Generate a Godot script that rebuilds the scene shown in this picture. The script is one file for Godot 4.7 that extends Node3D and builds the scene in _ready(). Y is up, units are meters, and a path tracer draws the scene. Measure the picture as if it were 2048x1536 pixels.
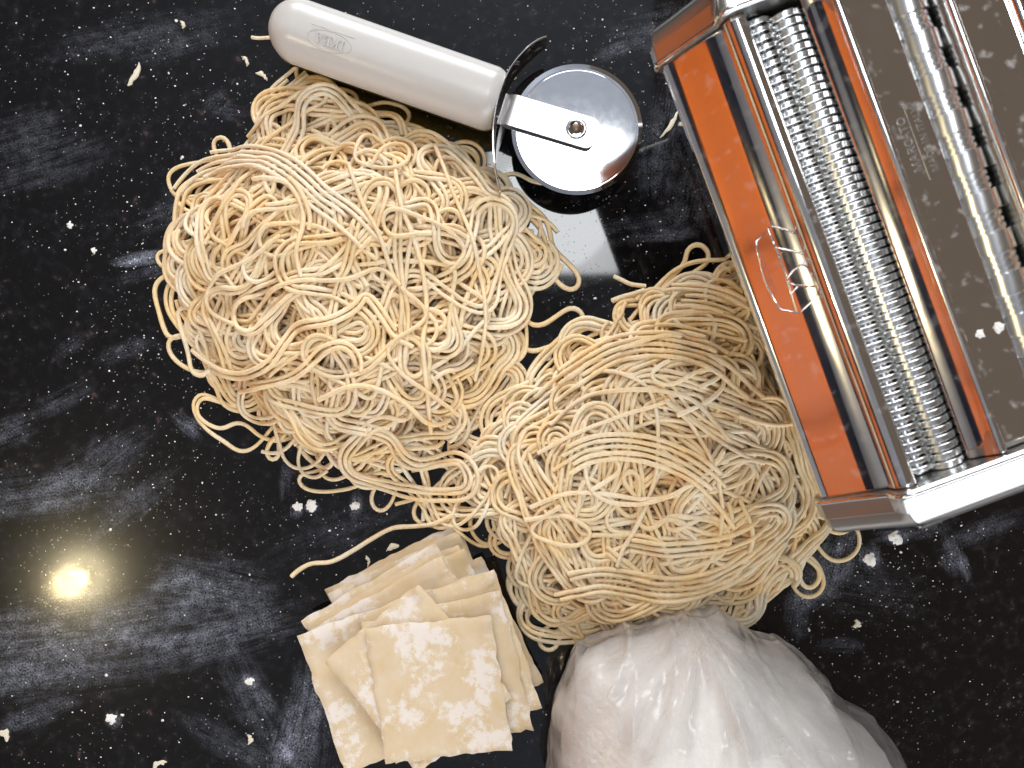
extends Node3D
# Fresh noodles, dough sheets, a pizza cutter, a pasta machine and a bag of flour on a black granite worktop, seen from above. Metres, y up, worktop surface at y = 0.

const EYE := 0.41                 # height of the camera above the worktop
const TAN := 0.662 / 1024.0       # tangent of the view angle per pixel of the 2048 x 1536 photograph
var rng := RandomNumberGenerator.new()
var M := {}
var names := {}

# ------------------------------------------------------------------ small helpers
func at(px: float, pz: float, y: float) -> Vector3:
	return Vector3((px - 1024.0) * TAN * (EYE - y), y, (pz - 768.0) * TAN * (EYE - y))

func flat_at(px: float, pz: float, y := 0.0) -> Vector2:
	var p := at(px, pz, y)
	return Vector2(p.x, p.z)

func lin(r: float, g: float, b: float, a := 1.0) -> Color:
	var c := Color(r, g, b).linear_to_srgb()
	c.a = a
	return c

func numbered(parent: Node, called: String) -> String:
	var key := str(parent.get_instance_id()) + called
	var n: int = names.get(key, 0)
	names[key] = n + 1
	return called if n == 0 else "%s_%03d" % [called, n]

func tag(o: Node, label: String, category := "", group := "", kind := "") -> void:
	if label: o.set_meta("label", label)
	if category: o.set_meta("category", category)
	if group: o.set_meta("group", group)
	if kind: o.set_meta("kind", kind)

func base(called: String, label: String, category: String, where := Vector3.ZERO, turn := 0.0, group := "") -> Node3D:
	var o := Node3D.new()
	o.name = numbered(self, called)
	add_child(o)
	o.position = where
	o.rotation.y = turn
	tag(o, label, category, group)
	return o

func put(called: String, mesh: Mesh, material: Material, parent: Node = self) -> MeshInstance3D:
	var o := MeshInstance3D.new()
	o.name = numbered(parent, called)
	o.mesh = mesh
	o.material_override = material
	parent.add_child(o, true)
	return o

func noise(freq: float, octaves := 3, sd := 1) -> FastNoiseLite:
	var n := FastNoiseLite.new()
	n.noise_type = FastNoiseLite.TYPE_SIMPLEX_SMOOTH
	n.frequency = freq
	n.fractal_octaves = octaves
	n.seed = sd
	return n

func noise_tex(freq: float, lo: float, hi: float, size := 256, sd := 1, octaves := 4) -> ImageTexture:
	var n := noise(freq, octaves, sd)
	var im := n.get_seamless_image(size, size)
	im.convert(Image.FORMAT_L8)
	var d := im.get_data()
	for i in d.size():
		d[i] = int(255.0 * clampf(lerpf(lo, hi, d[i] / 255.0), 0.0, 1.0))
	return ImageTexture.create_from_image(Image.create_from_data(size, size, false, Image.FORMAT_L8, d))

# a hard-surface mesh: points and outward counter-clockwise triangles; edges sharper than `sharp` degrees stay sharp
class Shape:
	var v := PackedVector3Array()
	var t := PackedInt32Array()
	func p(a: Vector3) -> int:
		v.append(a)
		return v.size() - 1
	func tri(a: int, b: int, c: int) -> void:
		t.append(a); t.append(b); t.append(c)
	func quad(a: int, b: int, c: int, d: int) -> void:
		tri(a, b, c); tri(a, c, d)
	func mesh(sharp := 40.0) -> ArrayMesh:
		var n := t.size() / 3
		var fn := PackedVector3Array(); fn.resize(n)
		var near := {}
		for f in n:
			var a := v[t[f * 3]]; var b := v[t[f * 3 + 1]]; var c := v[t[f * 3 + 2]]
			fn[f] = (b - a).cross(c - a)
			for k in 3:
				var key := Vector3i((v[t[f * 3 + k]] * 200000.0).round())
				if not near.has(key): near[key] = PackedInt32Array()
				near[key].append(f)
		var ov := PackedVector3Array(); var on := PackedVector3Array(); var ix := PackedInt32Array()
		var known := {}
		var lim := cos(deg_to_rad(sharp))
		for f in n:
			if fn[f].length_squared() < 1e-24: continue
			var me := fn[f].normalized()
			for k in [0, 2, 1]:
				var pt := v[t[f * 3 + k]]
				var s := Vector3.ZERO
				for g in near[Vector3i((pt * 200000.0).round())]:
					if fn[g].normalized().dot(me) > lim: s += fn[g]
				s = s.normalized()
				var key := [Vector3i((pt * 200000.0).round()), Vector3i((s * 300.0).round())]
				if not known.has(key):
					known[key] = ov.size()
					ov.append(pt); on.append(s)
				ix.append(known[key])
		var arr := []
		arr.resize(Mesh.ARRAY_MAX)
		arr[Mesh.ARRAY_VERTEX] = ov
		arr[Mesh.ARRAY_NORMAL] = on
		arr[Mesh.ARRAY_INDEX] = ix
		var m := ArrayMesh.new()
		m.add_surface_from_arrays(Mesh.PRIMITIVE_TRIANGLES, arr)
		return m

# closed outline (x, y), counter-clockwise seen from +z, extruded along z through sections [z, inset]
func extrude(o: PackedVector2Array, sections: Array, s: Shape) -> void:
	var n := o.size()
	var rings := []
	for sec in sections:
		var ring := PackedInt32Array()
		for i in n:
			var a := (o[i] - o[(i + n - 1) % n]).normalized()
			var b := (o[(i + 1) % n] - o[i]).normalized()
			var m := Vector2(-(a.y + b.y), a.x + b.x).normalized()
			var q: Vector2 = o[i] + m * (float(sec[1]) + (float(sec[2]) * smoothstep(0.138, 0.147, o[i].y) if sec.size() > 2 else 0.0))
			ring.append(s.p(Vector3(q.x, q.y, float(sec[0]))))
		rings.append(ring)
	for k in rings.size() - 1:
		for i in n:
			var j := (i + 1) % n
			s.quad(rings[k][i], rings[k][j], rings[k + 1][j], rings[k + 1][i])
	var tr := Geometry2D.triangulate_polygon(o)
	var lo: PackedInt32Array = rings[0]
	var hi: PackedInt32Array = rings[rings.size() - 1]
	for i in range(0, tr.size(), 3):
		var a := o[tr[i]]; var b := o[tr[i + 1]]; var c := o[tr[i + 2]]
		var ccw := (b - a).cross(c - a) > 0.0
		if ccw:
			s.tri(hi[tr[i]], hi[tr[i + 1]], hi[tr[i + 2]]); s.tri(lo[tr[i]], lo[tr[i + 2]], lo[tr[i + 1]])
		else:
			s.tri(hi[tr[i]], hi[tr[i + 2]], hi[tr[i + 1]]); s.tri(lo[tr[i]], lo[tr[i + 1]], lo[tr[i + 2]])

func ccw(o: PackedVector2Array) -> PackedVector2Array:
	if Geometry2D.is_polygon_clockwise(o):
		var r := o.duplicate(); r.reverse()
		# Godot calls "clockwise" with y down, so test the signed area as well
		o = r
	var area := 0.0
	for i in o.size(): area += o[i].cross(o[(i + 1) % o.size()])
	if area < 0.0:
		o.reverse()
	return o

# an open line (x, y) given a thickness below it
func sheet_outline(line: PackedVector2Array, th: float) -> PackedVector2Array:
	var back := PackedVector2Array()
	for i in line.size():
		var a := (line[i] - line[maxi(i - 1, 0)]); var b := (line[mini(i + 1, line.size() - 1)] - line[i])
		var d := (a.normalized() + b.normalized()).normalized()
		back.append(line[i] + Vector2(d.y, -d.x) * th)
	back.reverse()
	var o := line.duplicate()
	o.append_array(back)
	return ccw(o)

# profile of (z, radius) turned about z at (x, y)
func lathe(prof: Array, x: float, y: float, seg: int, s: Shape) -> void:
	var rings := []
	for q in prof:
		var ring := PackedInt32Array()
		for i in seg:
			var a := TAU * i / seg
			ring.append(s.p(Vector3(x + cos(a) * q[1], y + sin(a) * q[1], q[0])))
		rings.append(ring)
	for k in rings.size() - 1:
		for i in seg:
			var j := (i + 1) % seg
			s.quad(rings[k][i], rings[k][j], rings[k + 1][j], rings[k + 1][i])

func bevel_box(sz: Vector3, b: float, s: Shape, c := Vector3.ZERO, basis := Basis.IDENTITY) -> void:
	var id := {}
	for x in [-1, 1]:
		for y in [-1, 1]:
			for z in [-1, 1]:
				for ax in 3:
					var q := Vector3(x * (sz.x / 2 - (0.0 if ax == 0 else b)), y * (sz.y / 2 - (0.0 if ax == 1 else b)), z * (sz.z / 2 - (0.0 if ax == 2 else b)))
					id[[x, y, z, ax]] = s.p(c + basis * q)
	var face := func(ids: Array, out: Vector3) -> void:
		var a: Vector3 = s.v[ids[0]]
		var nn := (s.v[ids[1]] - a).cross(s.v[ids[2]] - a)
		if nn.dot(basis * out) < 0.0: ids.reverse()
		if ids.size() == 4: s.quad(ids[0], ids[1], ids[2], ids[3])
		else: s.tri(ids[0], ids[1], ids[2])
	for g in [-1, 1]:
		face.call([id[[g, -1, -1, 0]], id[[g, 1, -1, 0]], id[[g, 1, 1, 0]], id[[g, -1, 1, 0]]], Vector3(g, 0, 0))
		face.call([id[[-1, g, -1, 1]], id[[1, g, -1, 1]], id[[1, g, 1, 1]], id[[-1, g, 1, 1]]], Vector3(0, g, 0))
		face.call([id[[-1, -1, g, 2]], id[[1, -1, g, 2]], id[[1, 1, g, 2]], id[[-1, 1, g, 2]]], Vector3(0, 0, g))
		for h in [-1, 1]:
			face.call([id[[g, h, -1, 0]], id[[g, h, 1, 0]], id[[g, h, 1, 1]], id[[g, h, -1, 1]]], Vector3(g, h, 0))
			face.call([id[[g, -1, h, 0]], id[[g, 1, h, 0]], id[[g, 1, h, 2]], id[[g, -1, h, 2]]], Vector3(g, 0, h))
			face.call([id[[-1, g, h, 1]], id[[1, g, h, 1]], id[[1, g, h, 2]], id[[-1, g, h, 2]]], Vector3(0, g, h))
			for k in [-1, 1]:
				face.call([id[[g, h, k, 0]], id[[g, h, k, 1]], id[[g, h, k, 2]]], Vector3(g, h, k))

# a round or flattened bar along a line; colours optional
func tube_arrays(pts: PackedVector3Array, radii: PackedFloat32Array, sides: int, cols := PackedColorArray()) -> ArrayMesh:
	var n := pts.size()
	var V := PackedVector3Array(); var N := PackedVector3Array(); var I := PackedInt32Array(); var C := PackedColorArray()
	V.resize(n * sides + 2); N.resize(n * sides + 2)
	var colored := cols.size() == n
	if colored: C.resize(n * sides + 2)
	var cs := PackedVector2Array()
	for k in sides: cs.append(Vector2(cos(TAU * k / sides), sin(TAU * k / sides)))
	var side := Vector3.ZERO
	for i in n:
		var d := (pts[mini(i + 1, n - 1)] - pts[maxi(i - 1, 0)]).normalized()
		if i == 0:
			side = d.cross(Vector3.UP if absf(d.y) < 0.9 else Vector3.RIGHT).normalized()
		else:
			side = (side - d * side.dot(d)).normalized()
		var up := side.cross(d)
		var r := radii[i]
		for k in sides:
			var nn := side * cs[k].x + up * cs[k].y
			V[i * sides + k] = pts[i] + nn * r
			N[i * sides + k] = nn
			if colored: C[i * sides + k] = cols[i]
	var e0 := n * sides
	var d0 := (pts[1] - pts[0]).normalized(); var d1 := (pts[n - 1] - pts[n - 2]).normalized()
	V[e0] = pts[0] - d0 * radii[0] * 0.25; N[e0] = -d0
	V[e0 + 1] = pts[n - 1] + d1 * radii[n - 1] * 0.25; N[e0 + 1] = d1
	if colored:
		C[e0] = cols[0]; C[e0 + 1] = cols[n - 1]
	I.resize((n - 1) * sides * 6 + sides * 6)
	var w := 0
	for i in n - 1:
		for k in sides:
			var j := (k + 1) % sides
			var a := i * sides + k; var b := i * sides + j; var c := a + sides; var e := b + sides
			I[w] = a; I[w + 1] = c; I[w + 2] = b; I[w + 3] = b; I[w + 4] = c; I[w + 5] = e
			w += 6
	for k in sides:
		var j := (k + 1) % sides
		I[w] = e0; I[w + 1] = k; I[w + 2] = j
		I[w + 3] = e0 + 1; I[w + 4] = (n - 1) * sides + j; I[w + 5] = (n - 1) * sides + k
		w += 6
	# clockwise fronts
	var probe := (V[I[1]] - V[I[0]]).cross(V[I[2]] - V[I[0]])
	if probe.dot(N[I[0]]) > 0.0:
		for i in range(0, I.size(), 3):
			var q := I[i + 1]; I[i + 1] = I[i + 2]; I[i + 2] = q
	var arr := []
	arr.resize(Mesh.ARRAY_MAX)
	arr[Mesh.ARRAY_VERTEX] = V; arr[Mesh.ARRAY_NORMAL] = N; arr[Mesh.ARRAY_INDEX] = I
	if colored: arr[Mesh.ARRAY_COLOR] = C
	var m := ArrayMesh.new()
	m.add_surface_from_arrays(Mesh.PRIMITIVE_TRIANGLES, arr)
	return m

func wire(pts: PackedVector3Array, r: float, sides := 6) -> ArrayMesh:
	var rr := PackedFloat32Array(); rr.resize(pts.size()); rr.fill(r)
	return tube_arrays(pts, rr, sides)

# a smooth grid of nu x nv points; wrap joins the last column to the first
func grid_mesh(P: PackedVector3Array, nu: int, nv: int, wrap: bool, UV := PackedVector2Array(), COL := PackedColorArray(), outward := Vector3.UP) -> ArrayMesh:
	var I := PackedInt32Array()
	var N := PackedVector3Array(); N.resize(P.size())
	for j in nv - 1:
		for i in (nu if wrap else nu - 1):
			var a := j * nu + i; var b := j * nu + (i + 1) % nu; var c := a + nu; var e := b + nu
			var f1 := (P[b] - P[a]).cross(P[c] - P[a]); var f2 := (P[c] - P[e]).cross(P[b] - P[e])
			N[a] += f1; N[b] += f1 + f2; N[c] += f1 + f2; N[e] += f2
			I.append(a); I.append(b); I.append(c); I.append(b); I.append(e); I.append(c)
	var s := Vector3.ZERO
	for q in N: s += q
	var flip := s.dot(outward) < 0.0
	for i in N.size(): N[i] = N[i].normalized() * (-1.0 if flip else 1.0)
	if not flip:   # counter-clockwise so far: turn them
		for i in range(0, I.size(), 3):
			var q := I[i + 1]; I[i + 1] = I[i + 2]; I[i + 2] = q
	var arr := []
	arr.resize(Mesh.ARRAY_MAX)
	arr[Mesh.ARRAY_VERTEX] = P; arr[Mesh.ARRAY_NORMAL] = N; arr[Mesh.ARRAY_INDEX] = I
	if UV.size(): arr[Mesh.ARRAY_TEX_UV] = UV
	if COL.size(): arr[Mesh.ARRAY_COLOR] = COL
	var m := ArrayMesh.new()
	m.add_surface_from_arrays(Mesh.PRIMITIVE_TRIANGLES, arr)
	return m

func spline(c: PackedVector2Array, step: float) -> PackedVector2Array:
	var cv := Curve2D.new()
	cv.bake_interval = step
	for i in c.size():
		var d := (c[mini(i + 1, c.size() - 1)] - c[maxi(i - 1, 0)]) / 6.0
		cv.add_point(c[i], -d, d)
	var n := maxi(int(cv.get_baked_length() / step), 2)
	var o := PackedVector2Array()
	for i in n + 1: o.append(cv.sample_baked(cv.get_baked_length() * i / n))
	return o

func mat(albedo: Color, rough: float, metal := 0.0) -> StandardMaterial3D:
	var m := StandardMaterial3D.new()
	m.albedo_color = albedo
	m.roughness = rough
	m.metallic = metal
	return m

# ------------------------------------------------------------------ the scene
func _ready() -> void:
	rng.seed = 20
	# camera
	var cam := Camera3D.new()
	cam.name = "camera"
	var lens := CameraAttributesPhysical.new()
	lens.frustum_focal_length = 24.17
	lens.frustum_focus_distance = 0.375
	lens.frustum_near = 0.03
	lens.frustum_far = 20.0
	lens.exposure_aperture = 11.0
	cam.attributes = lens
	cam.fov = 52.81
	cam.near = 0.03
	cam.far = 20.0
	add_child(cam)
	cam.transform = Transform3D(Basis(Vector3(1, 0, 0), Vector3(0, 0, -1), Vector3(0, 1, 0)), Vector3(0, EYE, 0))
	cam.current = true
	# the dim brown of the room above
	var we := WorldEnvironment.new()
	we.name = "room_air"
	var env := Environment.new()
	env.background_mode = Environment.BG_COLOR
	env.background_color = lin(0.125, 0.098, 0.078)
	env.tonemap_mode = Environment.TONE_MAPPER_LINEAR
	env.tonemap_exposure = 1.23
	env.sdfgi_enabled = true
	env.ssao_enabled = true
	env.ssil_enabled = true
	we.environment = env
	add_child(we)
	build_lamps()
	build_materials()
	build_worktop()
	build_machine()
	build_cutter()
	hmap.resize(GX * GZ)
	build_sheets()
	build_noodles()
	build_bag()
	build_crumbs()

func build_lamps() -> void:
	# cool square panel in the ceiling, almost overhead: the white patch in the cutter wheel and on the granite
	var glow := mat(lin(0.9, 0.9, 0.9), 0.5)
	glow.emission_enabled = true
	glow.emission = lin(0.92, 0.97, 1.0)
	glow.emission_energy_multiplier = 4.0
	var panel := base("ceiling_light", "round cool white ceiling light mirrored in the cutter wheel", "ceiling light", Vector3(0.10, 1.5, -0.43))
	var s := Shape.new()
	lathe([[-0.004, 0.150], [-0.004, 0.178], [0.0, 0.182], [0.03, 0.182], [0.034, 0.178], [0.034, 0.0]], 0, 0, 64, s)
	put("frame", s.mesh(), mat(lin(0.7, 0.7, 0.7), 0.5), panel).rotation.x = -PI / 2
	var s2 := Shape.new()
	lathe([[-0.001, 0.0], [-0.001, 0.158], [0.003, 0.158], [0.003, 0.0]], 0, 0, 64, s2)
	var df := put("diffuser_light", fix_shape(s2, Vector3(0, 0, 0.001)).mesh(), glow, panel)
	df.rotation.x = -PI / 2
	var al := AreaLight3D.new()
	al.name = "panel_light"
	al.area_size = Vector2(0.32, 0.32)
	al.light_energy = 0.30
	al.light_color = lin(0.96, 0.98, 1.0)
	al.shadow_enabled = true
	add_child(al)
	al.transform = Transform3D(Basis.from_euler(Vector3(-PI / 2, 0, 0)), Vector3(0.10, 1.485, -0.43))
	# two windows: cool daylight from behind the lower left and an added one beyond the upper edge for soft fill
	var day := mat(lin(0.8, 0.85, 0.9), 0.4)
	day.emission_enabled = true
	day.emission = lin(0.86, 0.93, 1.0)
	day.emission_energy_multiplier = 0.9
	for k in 2:
		var win := base("window", ["bright window with a glazing bar beyond the lower edge, mirrored in the end of the chrome machine", "added wide bright window beyond the upper edge, for soft fill and white lines along the chrome ridges"][k], "window", [Vector3(0.70, 0.45, 1.5), Vector3(0.05, 0.30, -1.7)][k])
		win.look_at_from_position(win.position, Vector3(0.1, win.position.y, 0.0), Vector3.UP)      # its -z looks at the worktop
		var hw: float = [1.25, 0.70][k]
		for j in 2:
			var sp := Shape.new()
			bevel_box(Vector3(hw - 0.04, 0.92, 0.006), 0.001, sp, Vector3((j - 0.5) * hw, 0.5, 0.0))
			put("pane", sp.mesh(), day, win)
		var wf := Shape.new()
		for q in [[-hw, 0.5, 0.05, 1.05], [0.0, 0.5, 0.03, 0.95], [hw, 0.5, 0.05, 1.05], [0.0, 0.0, hw * 2 - 0.05, 0.05], [0.0, 1.0, hw * 2 - 0.05, 0.05]]:
			bevel_box(Vector3(q[2], q[3], 0.03), 0.003, wf, Vector3(q[0], q[1], 0.0))
		put("frame", wf.mesh(), mat(lin(0.7, 0.7, 0.7), 0.5), win)
		var wl := AreaLight3D.new()
		wl.name = "window_light"
		wl.area_size = Vector2(hw * 2 - 0.08, 0.92)
		wl.light_energy = [2.1, 3.1][k]
		wl.light_color = [lin(0.86, 0.92, 1.0), lin(0.97, 0.98, 1.0)][k]
		wl.shadow_enabled = true
		add_child(wl, true)
		wl.transform = win.transform * Transform3D(Basis.IDENTITY, Vector3(0, 0.5, -0.02))
	# small warm bulb to the left: the round yellow glare on the worktop
	var warm := mat(lin(0.9, 0.8, 0.6), 0.5)
	warm.emission_enabled = true
	warm.emission = lin(1.0, 0.80, 0.42)
	warm.emission_energy_multiplier = 6.0
	var bulb := base("bulb", "small round warm bulb mirrored as a yellow glare on the worktop", "light bulb", Vector3(-1.09, 1.5, 0.49))
	var b := SphereMesh.new()
	b.radius = 0.024; b.height = 0.048
	put("glass_bulb", b, warm, bulb)
	var so := Shape.new()
	lathe([[0.0, 0.0], [0.0, 0.022], [0.05, 0.022], [0.05, 0.0]], 0, 0, 24, so)
	var sk := put("socket", so.mesh(), mat(lin(0.6, 0.6, 0.6), 0.4), bulb)
	sk.transform = Transform3D(Basis.from_euler(Vector3(-PI / 2, 0, 0)), Vector3(0, 0.03, 0))
	var om := OmniLight3D.new()
	om.name = "bulb_light"
	om.light_energy = 0.34
	om.light_color = lin(1.0, 0.78, 0.42)
	om.light_size = 0.022
	om.omni_range = 8.0
	om.omni_attenuation = 2.0
	om.shadow_enabled = true
	add_child(om)
	om.position = Vector3(-1.09, 1.5, 0.49)

func build_materials() -> void:
	var smudge := noise_tex(0.012, 0.02, 0.34, 256, 5, 5)
	var chrome := mat(lin(0.80, 0.79, 0.78), 1.0, 1.0)
	chrome.roughness_texture = smudge
	chrome.roughness = 0.42
	chrome.metallic_texture = noise_tex(0.055, 1.95, 0.60, 256, 6, 5)
	chrome.metallic_texture_channel = BaseMaterial3D.TEXTURE_CHANNEL_RED
	chrome.uv1_triplanar = true
	chrome.uv1_scale = Vector3(9, 9, 9)
	M.chrome = chrome
	M.cutter = mat(lin(0.72, 0.74, 0.75), 0.27, 1.0)
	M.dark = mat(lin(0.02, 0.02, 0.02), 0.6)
	M.satin = mat(lin(0.58, 0.575, 0.565), 0.30, 1.0)
	M.brushed = mat(lin(0.78, 0.78, 0.79), 0.36, 1.0)
	var steel := mat(lin(0.70, 0.71, 0.73), 1.0, 1.0)
	steel.roughness_texture = noise_tex(0.05, 0.20, 0.30, 256, 9, 5)
	steel.roughness = 0.32
	steel.uv1_triplanar = true
	steel.uv1_scale = Vector3(14, 14, 14)
	M.steel = steel
	M.white_plastic = mat(lin(0.55, 0.535, 0.515), 0.28)
	M.yellow_plastic = mat(lin(0.80, 0.62, 0.03), 0.35)
	M.rust = mat(lin(0.16, 0.11, 0.08), 0.35, 0.8)
	var nd := mat(Color.WHITE, 0.72)
	nd.vertex_color_use_as_albedo = true
	nd.metallic_specular = 0.35
	nd.albedo_texture = noise_tex(0.05, 0.93, 1.04, 256, 11, 4)
	nd.uv1_triplanar = true
	nd.uv1_scale = Vector3(26, 26, 26)
	nd.heightmap_enabled = true
	nd.heightmap_texture = noise_tex(0.09, 0.0, 1.0, 256, 12, 4)
	nd.heightmap_scale = 0.02
	nd.subsurf_scatter_enabled = true
	nd.subsurf_scatter_strength = 0.13
	M.noodle = nd
	var fl := mat(lin(0.84, 0.82, 0.79), 0.95)
	fl.metallic_specular = 0.2
	M.flour = fl

# ------------------------------------------------------------------ worktop
func build_worktop() -> void:
	var W := 1536; var Hh := 1152
	var sx := 0.62 / W          # metres per texel
	var film := PackedFloat32Array(); film.resize(W * Hh)
	# dried flour smears: x, z (photo pixels), half length, half width, angle, strength
	var smears := [
		[120, 1290, 300, 100, -8, 0.55], [330, 1250, 220, 60, -12, 0.35], [90, 980, 170, 45, -8, 0.45], [190, 930, 120, 50, -35, 0.35], [260, 1010, 110, 35, -38, 0.35],
		[420, 1170, 120, 60, 10, 0.50], [470, 1270, 150, 45, -18, 0.45], [350, 1160, 60, 22, -10, 0.55], [500, 1390, 40, 120, -25, 0.35], [600, 1450, 40, 150, 14, 0.60],
		[570, 1480, 25, 90, 18, 0.7], [70, 1430, 90, 22, -20, 0.45], [60, 1360, 140, 40, -6, 0.30], [460, 1490, 110, 30, 30, 0.30], [640, 1410, 60, 130, 8, 0.35],
		[280, 70, 190, 40, -10, 0.22], [350, 95, 90, 28, -16, 0.25], [60, 270, 90, 55, -15, 0.24], [100, 330, 130, 40, -18, 0.25], [400, 380, 80, 45, -30, 0.30],
		[290, 515, 62, 14, -8, 0.95], [262, 520, 28, 12, -12, 0.9], [300, 545, 70, 12, -12, 0.45], [435, 205, 34, 22, -40, 0.35], [460, 225, 40, 16, 10, 0.32], [330, 430, 70, 25, -20, 0.30],
		[120, 800, 70, 22, -25, 0.30], [25, 860, 60, 30, -20, 0.34], [60, 1010, 130, 30, -5, 0.30], [370, 850, 40, 18, 40, 0.55], [250, 700, 60, 20, -20, 0.22], [140, 690, 40, 16, -35, 0.22], [390, 850, 24, 12, 30, 0.6],
		[1345, 250, 45, 130, 8, 0.30], [1390, 380, 50, 90, 10, 0.30], [1310, 60, 90, 50, -12, 0.28], [1230, 100, 60, 14, -25, 0.35], [1380, 40, 50, 60, 20, 0.28], [1300, 330, 40, 80, 0, 0.18],
		[1690, 1095, 26, 60, 12, 0.75], [1740, 1115, 22, 26, 0, 0.85], [1790, 1075, 26, 14, 0, 0.9], [1640, 1130, 60, 70, 20, 0.45], [1600, 1220, 30, 55, 8, 0.50], [1625, 1180, 60, 40, -30, 0.35],
		[1900, 1110, 22, 40, -15, 0.5], [1925, 1130, 14, 28, -20, 0.6], [1830, 1060, 90, 20, -12, 0.35], [1960, 1060, 90, 30, -20, 0.25], [1680, 1290, 45, 16, 0, 0.28], [1730, 1170, 130, 70, 10, 0.14],
		[1150, 560, 60, 40, -20, 0.16], [1330, 470, 60, 14, -4, 0.5], [1300, 450, 120, 30, -10, 0.2], [590, 1020, 14, 16, 0, 0.8], [622, 1012, 14, 12, 0, 0.8], [710, 1010, 14, 26, 4, 0.75],
		[570, 960, 12, 40, 5, 0.45], [680, 1060, 160, 50, -20, 0.14], [225, 1437, 16, 18, 10, 0.9], [500, 1360, 18, 14, 20, 0.75], [530, 1400, 30, 14, 40, 0.5], [570, 1510, 16, 18, 0, 0.8],
	]
	var st := noise(1.0, 4, 31)
	var br := noise(1.0, 3, 32)
	for sm in smears:
		var cx := 0.5 * W + (float(sm[0]) - 1024.0) * TAN * EYE / sx
		var cz := 0.5 * Hh + (float(sm[1]) - 768.0) * TAN * EYE / sx
		var la := float(sm[2]) * TAN * EYE / sx * 1.25; var lb := float(sm[3]) * TAN * EYE / sx * 1.25
		var an := deg_to_rad(float(sm[4]))
		var ca := cos(an); var sa := sin(an)
		var reach := int(maxf(la, lb)) + 2
		var tall := lb > la
		for z in range(maxi(0, int(cz) - reach), mini(Hh, int(cz) + reach)):
			for x in range(maxi(0, int(cx) - reach), mini(W, int(cx) + reach)):
				var dx := x - cx; var dz := z - cz
				var u := dx * ca + dz * sa; var w := -dx * sa + dz * ca
				var q := (u * u) / (la * la) + (w * w) / (lb * lb)
				if q > 1.0: continue
				var along := w if tall else u; var across := u if tall else w
				var k := 0.60 + 0.55 * st.get_noise_2d(along * 0.006 + cx, across * 0.07 + cz) + 0.55 * st.get_noise_2d(along * 0.018 + cz, across * 0.33 + cx) + 0.45 * br.get_noise_2d(x * 0.016, z * 0.022)
				var fall := (1.0 - q)
				film[z * W + x] += float(sm[5]) * clampf(k * 1.3 - 0.55 * q, 0.0, 1.2) * fall
	# flecks of the granite and settled grains of flour
	var g1 := noise(0.055, 3, 41); var g2 := noise(0.018, 3, 42); var g3 := noise(0.35, 1, 43); var g4 := noise(0.008, 2, 44)
	var rgb := PackedByteArray(); rgb.resize(W * Hh * 3)
	var rough := PackedByteArray(); rough.resize(W * Hh)
	var sr := PackedByteArray(); sr.resize(1024)
	for i in 1024: sr[i] = int(255.0 * Color(i / 1023.0, 0, 0).linear_to_srgb().r + 0.5)
	for z in Hh:
		for x in W:
			var i := z * W + x
			var a := g1.get_noise_2d(x, z); var b := g2.get_noise_2d(x, z); var c := g3.get_noise_2d(x, z)
			var f := clampf(film[i] * 0.28 + clampf(0.001 + 0.010 * b + 0.008 * a, 0.0, 1.0), 0.0, 0.85)
			f *= clampf(0.78 + 0.9 * c + 0.5 * a, 0.03, 1.9)
			var red := 0.0042 + 0.005 * maxf(a, 0.0); var grn := red * 0.95; var blu := red * 1.02
			if a > 0.50 and b > 0.0:      # brown flecks
				var k := clampf((a - 0.50) * 5.0, 0.0, 1.0)
				red += 0.050 * k; grn += 0.022 * k; blu += 0.013 * k
			f = maxf(f, 0.0)
			red = lerpf(red, 0.58, f); grn = lerpf(grn, 0.63, f); blu = lerpf(blu, 0.78, f)
			rgb[i * 3] = sr[clampi(int(red * 1023), 0, 1023)]; rgb[i * 3 + 1] = sr[clampi(int(grn * 1023), 0, 1023)]; rgb[i * 3 + 2] = sr[clampi(int(blu * 1023), 0, 1023)]
			rough[i] = clampi(int(255.0 * clampf(0.046 + 0.012 * a + 0.12 * f + 0.008 * c + 0.008 * g4.get_noise_2d(x, z), 0.05, 0.9)), 0, 255)
	# grains too fine to model
	var dens := noise(0.006, 2, 45)
	for k in 22000:
		var x := rng.randi_range(1, W - 2); var z := rng.randi_range(1, Hh - 2)
		if rng.randf() > 0.45 + 0.8 * dens.get_noise_2d(x, z): continue
		var L := rng.randf(); L = L * L * L * L
		var i := z * W + x
		var v := int(45 + 165 * L)
		for ch in 3: rgb[i * 3 + ch] = maxi(rgb[i * 3 + ch], v)
		rough[i] = 120
		if L > 0.45:
			for o in [1, W]:
				for ch in 3: rgb[(i + o) * 3 + ch] = maxi(rgb[(i + o) * 3 + ch], int(v * 0.75))
	var ta := ImageTexture.create_from_image(Image.create_from_data(W, Hh, false, Image.FORMAT_RGB8, rgb))
	var tr := ImageTexture.create_from_image(Image.create_from_data(W, Hh, false, Image.FORMAT_L8, rough))
	var gm := mat(Color.WHITE, 1.0)
	gm.albedo_texture = ta
	gm.roughness_texture = tr
	gm.roughness_texture_channel = BaseMaterial3D.TEXTURE_CHANNEL_RED
	gm.metallic_specular = 0.5
	M.granite = gm
	var top := base("countertop", "black granite worktop with brown flecks, dusted and smeared with flour", "")
	top.set_meta("kind", "structure")
	var P := PackedVector3Array(); var UV := PackedVector2Array()
	for j in 3:
		for i in 3:
			var x := [-0.8, 0.0, 0.8][i] as float; var z := [-0.5, 0.0, 0.6][j] as float
			P.append(Vector3(x, 0, z)); UV.append(Vector2(x / 0.62 + 0.5, z / 0.465 + 0.5))
	put("surface", grid_mesh(P, 3, 3, false, UV), gm, top)
	var s := Shape.new()
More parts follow.
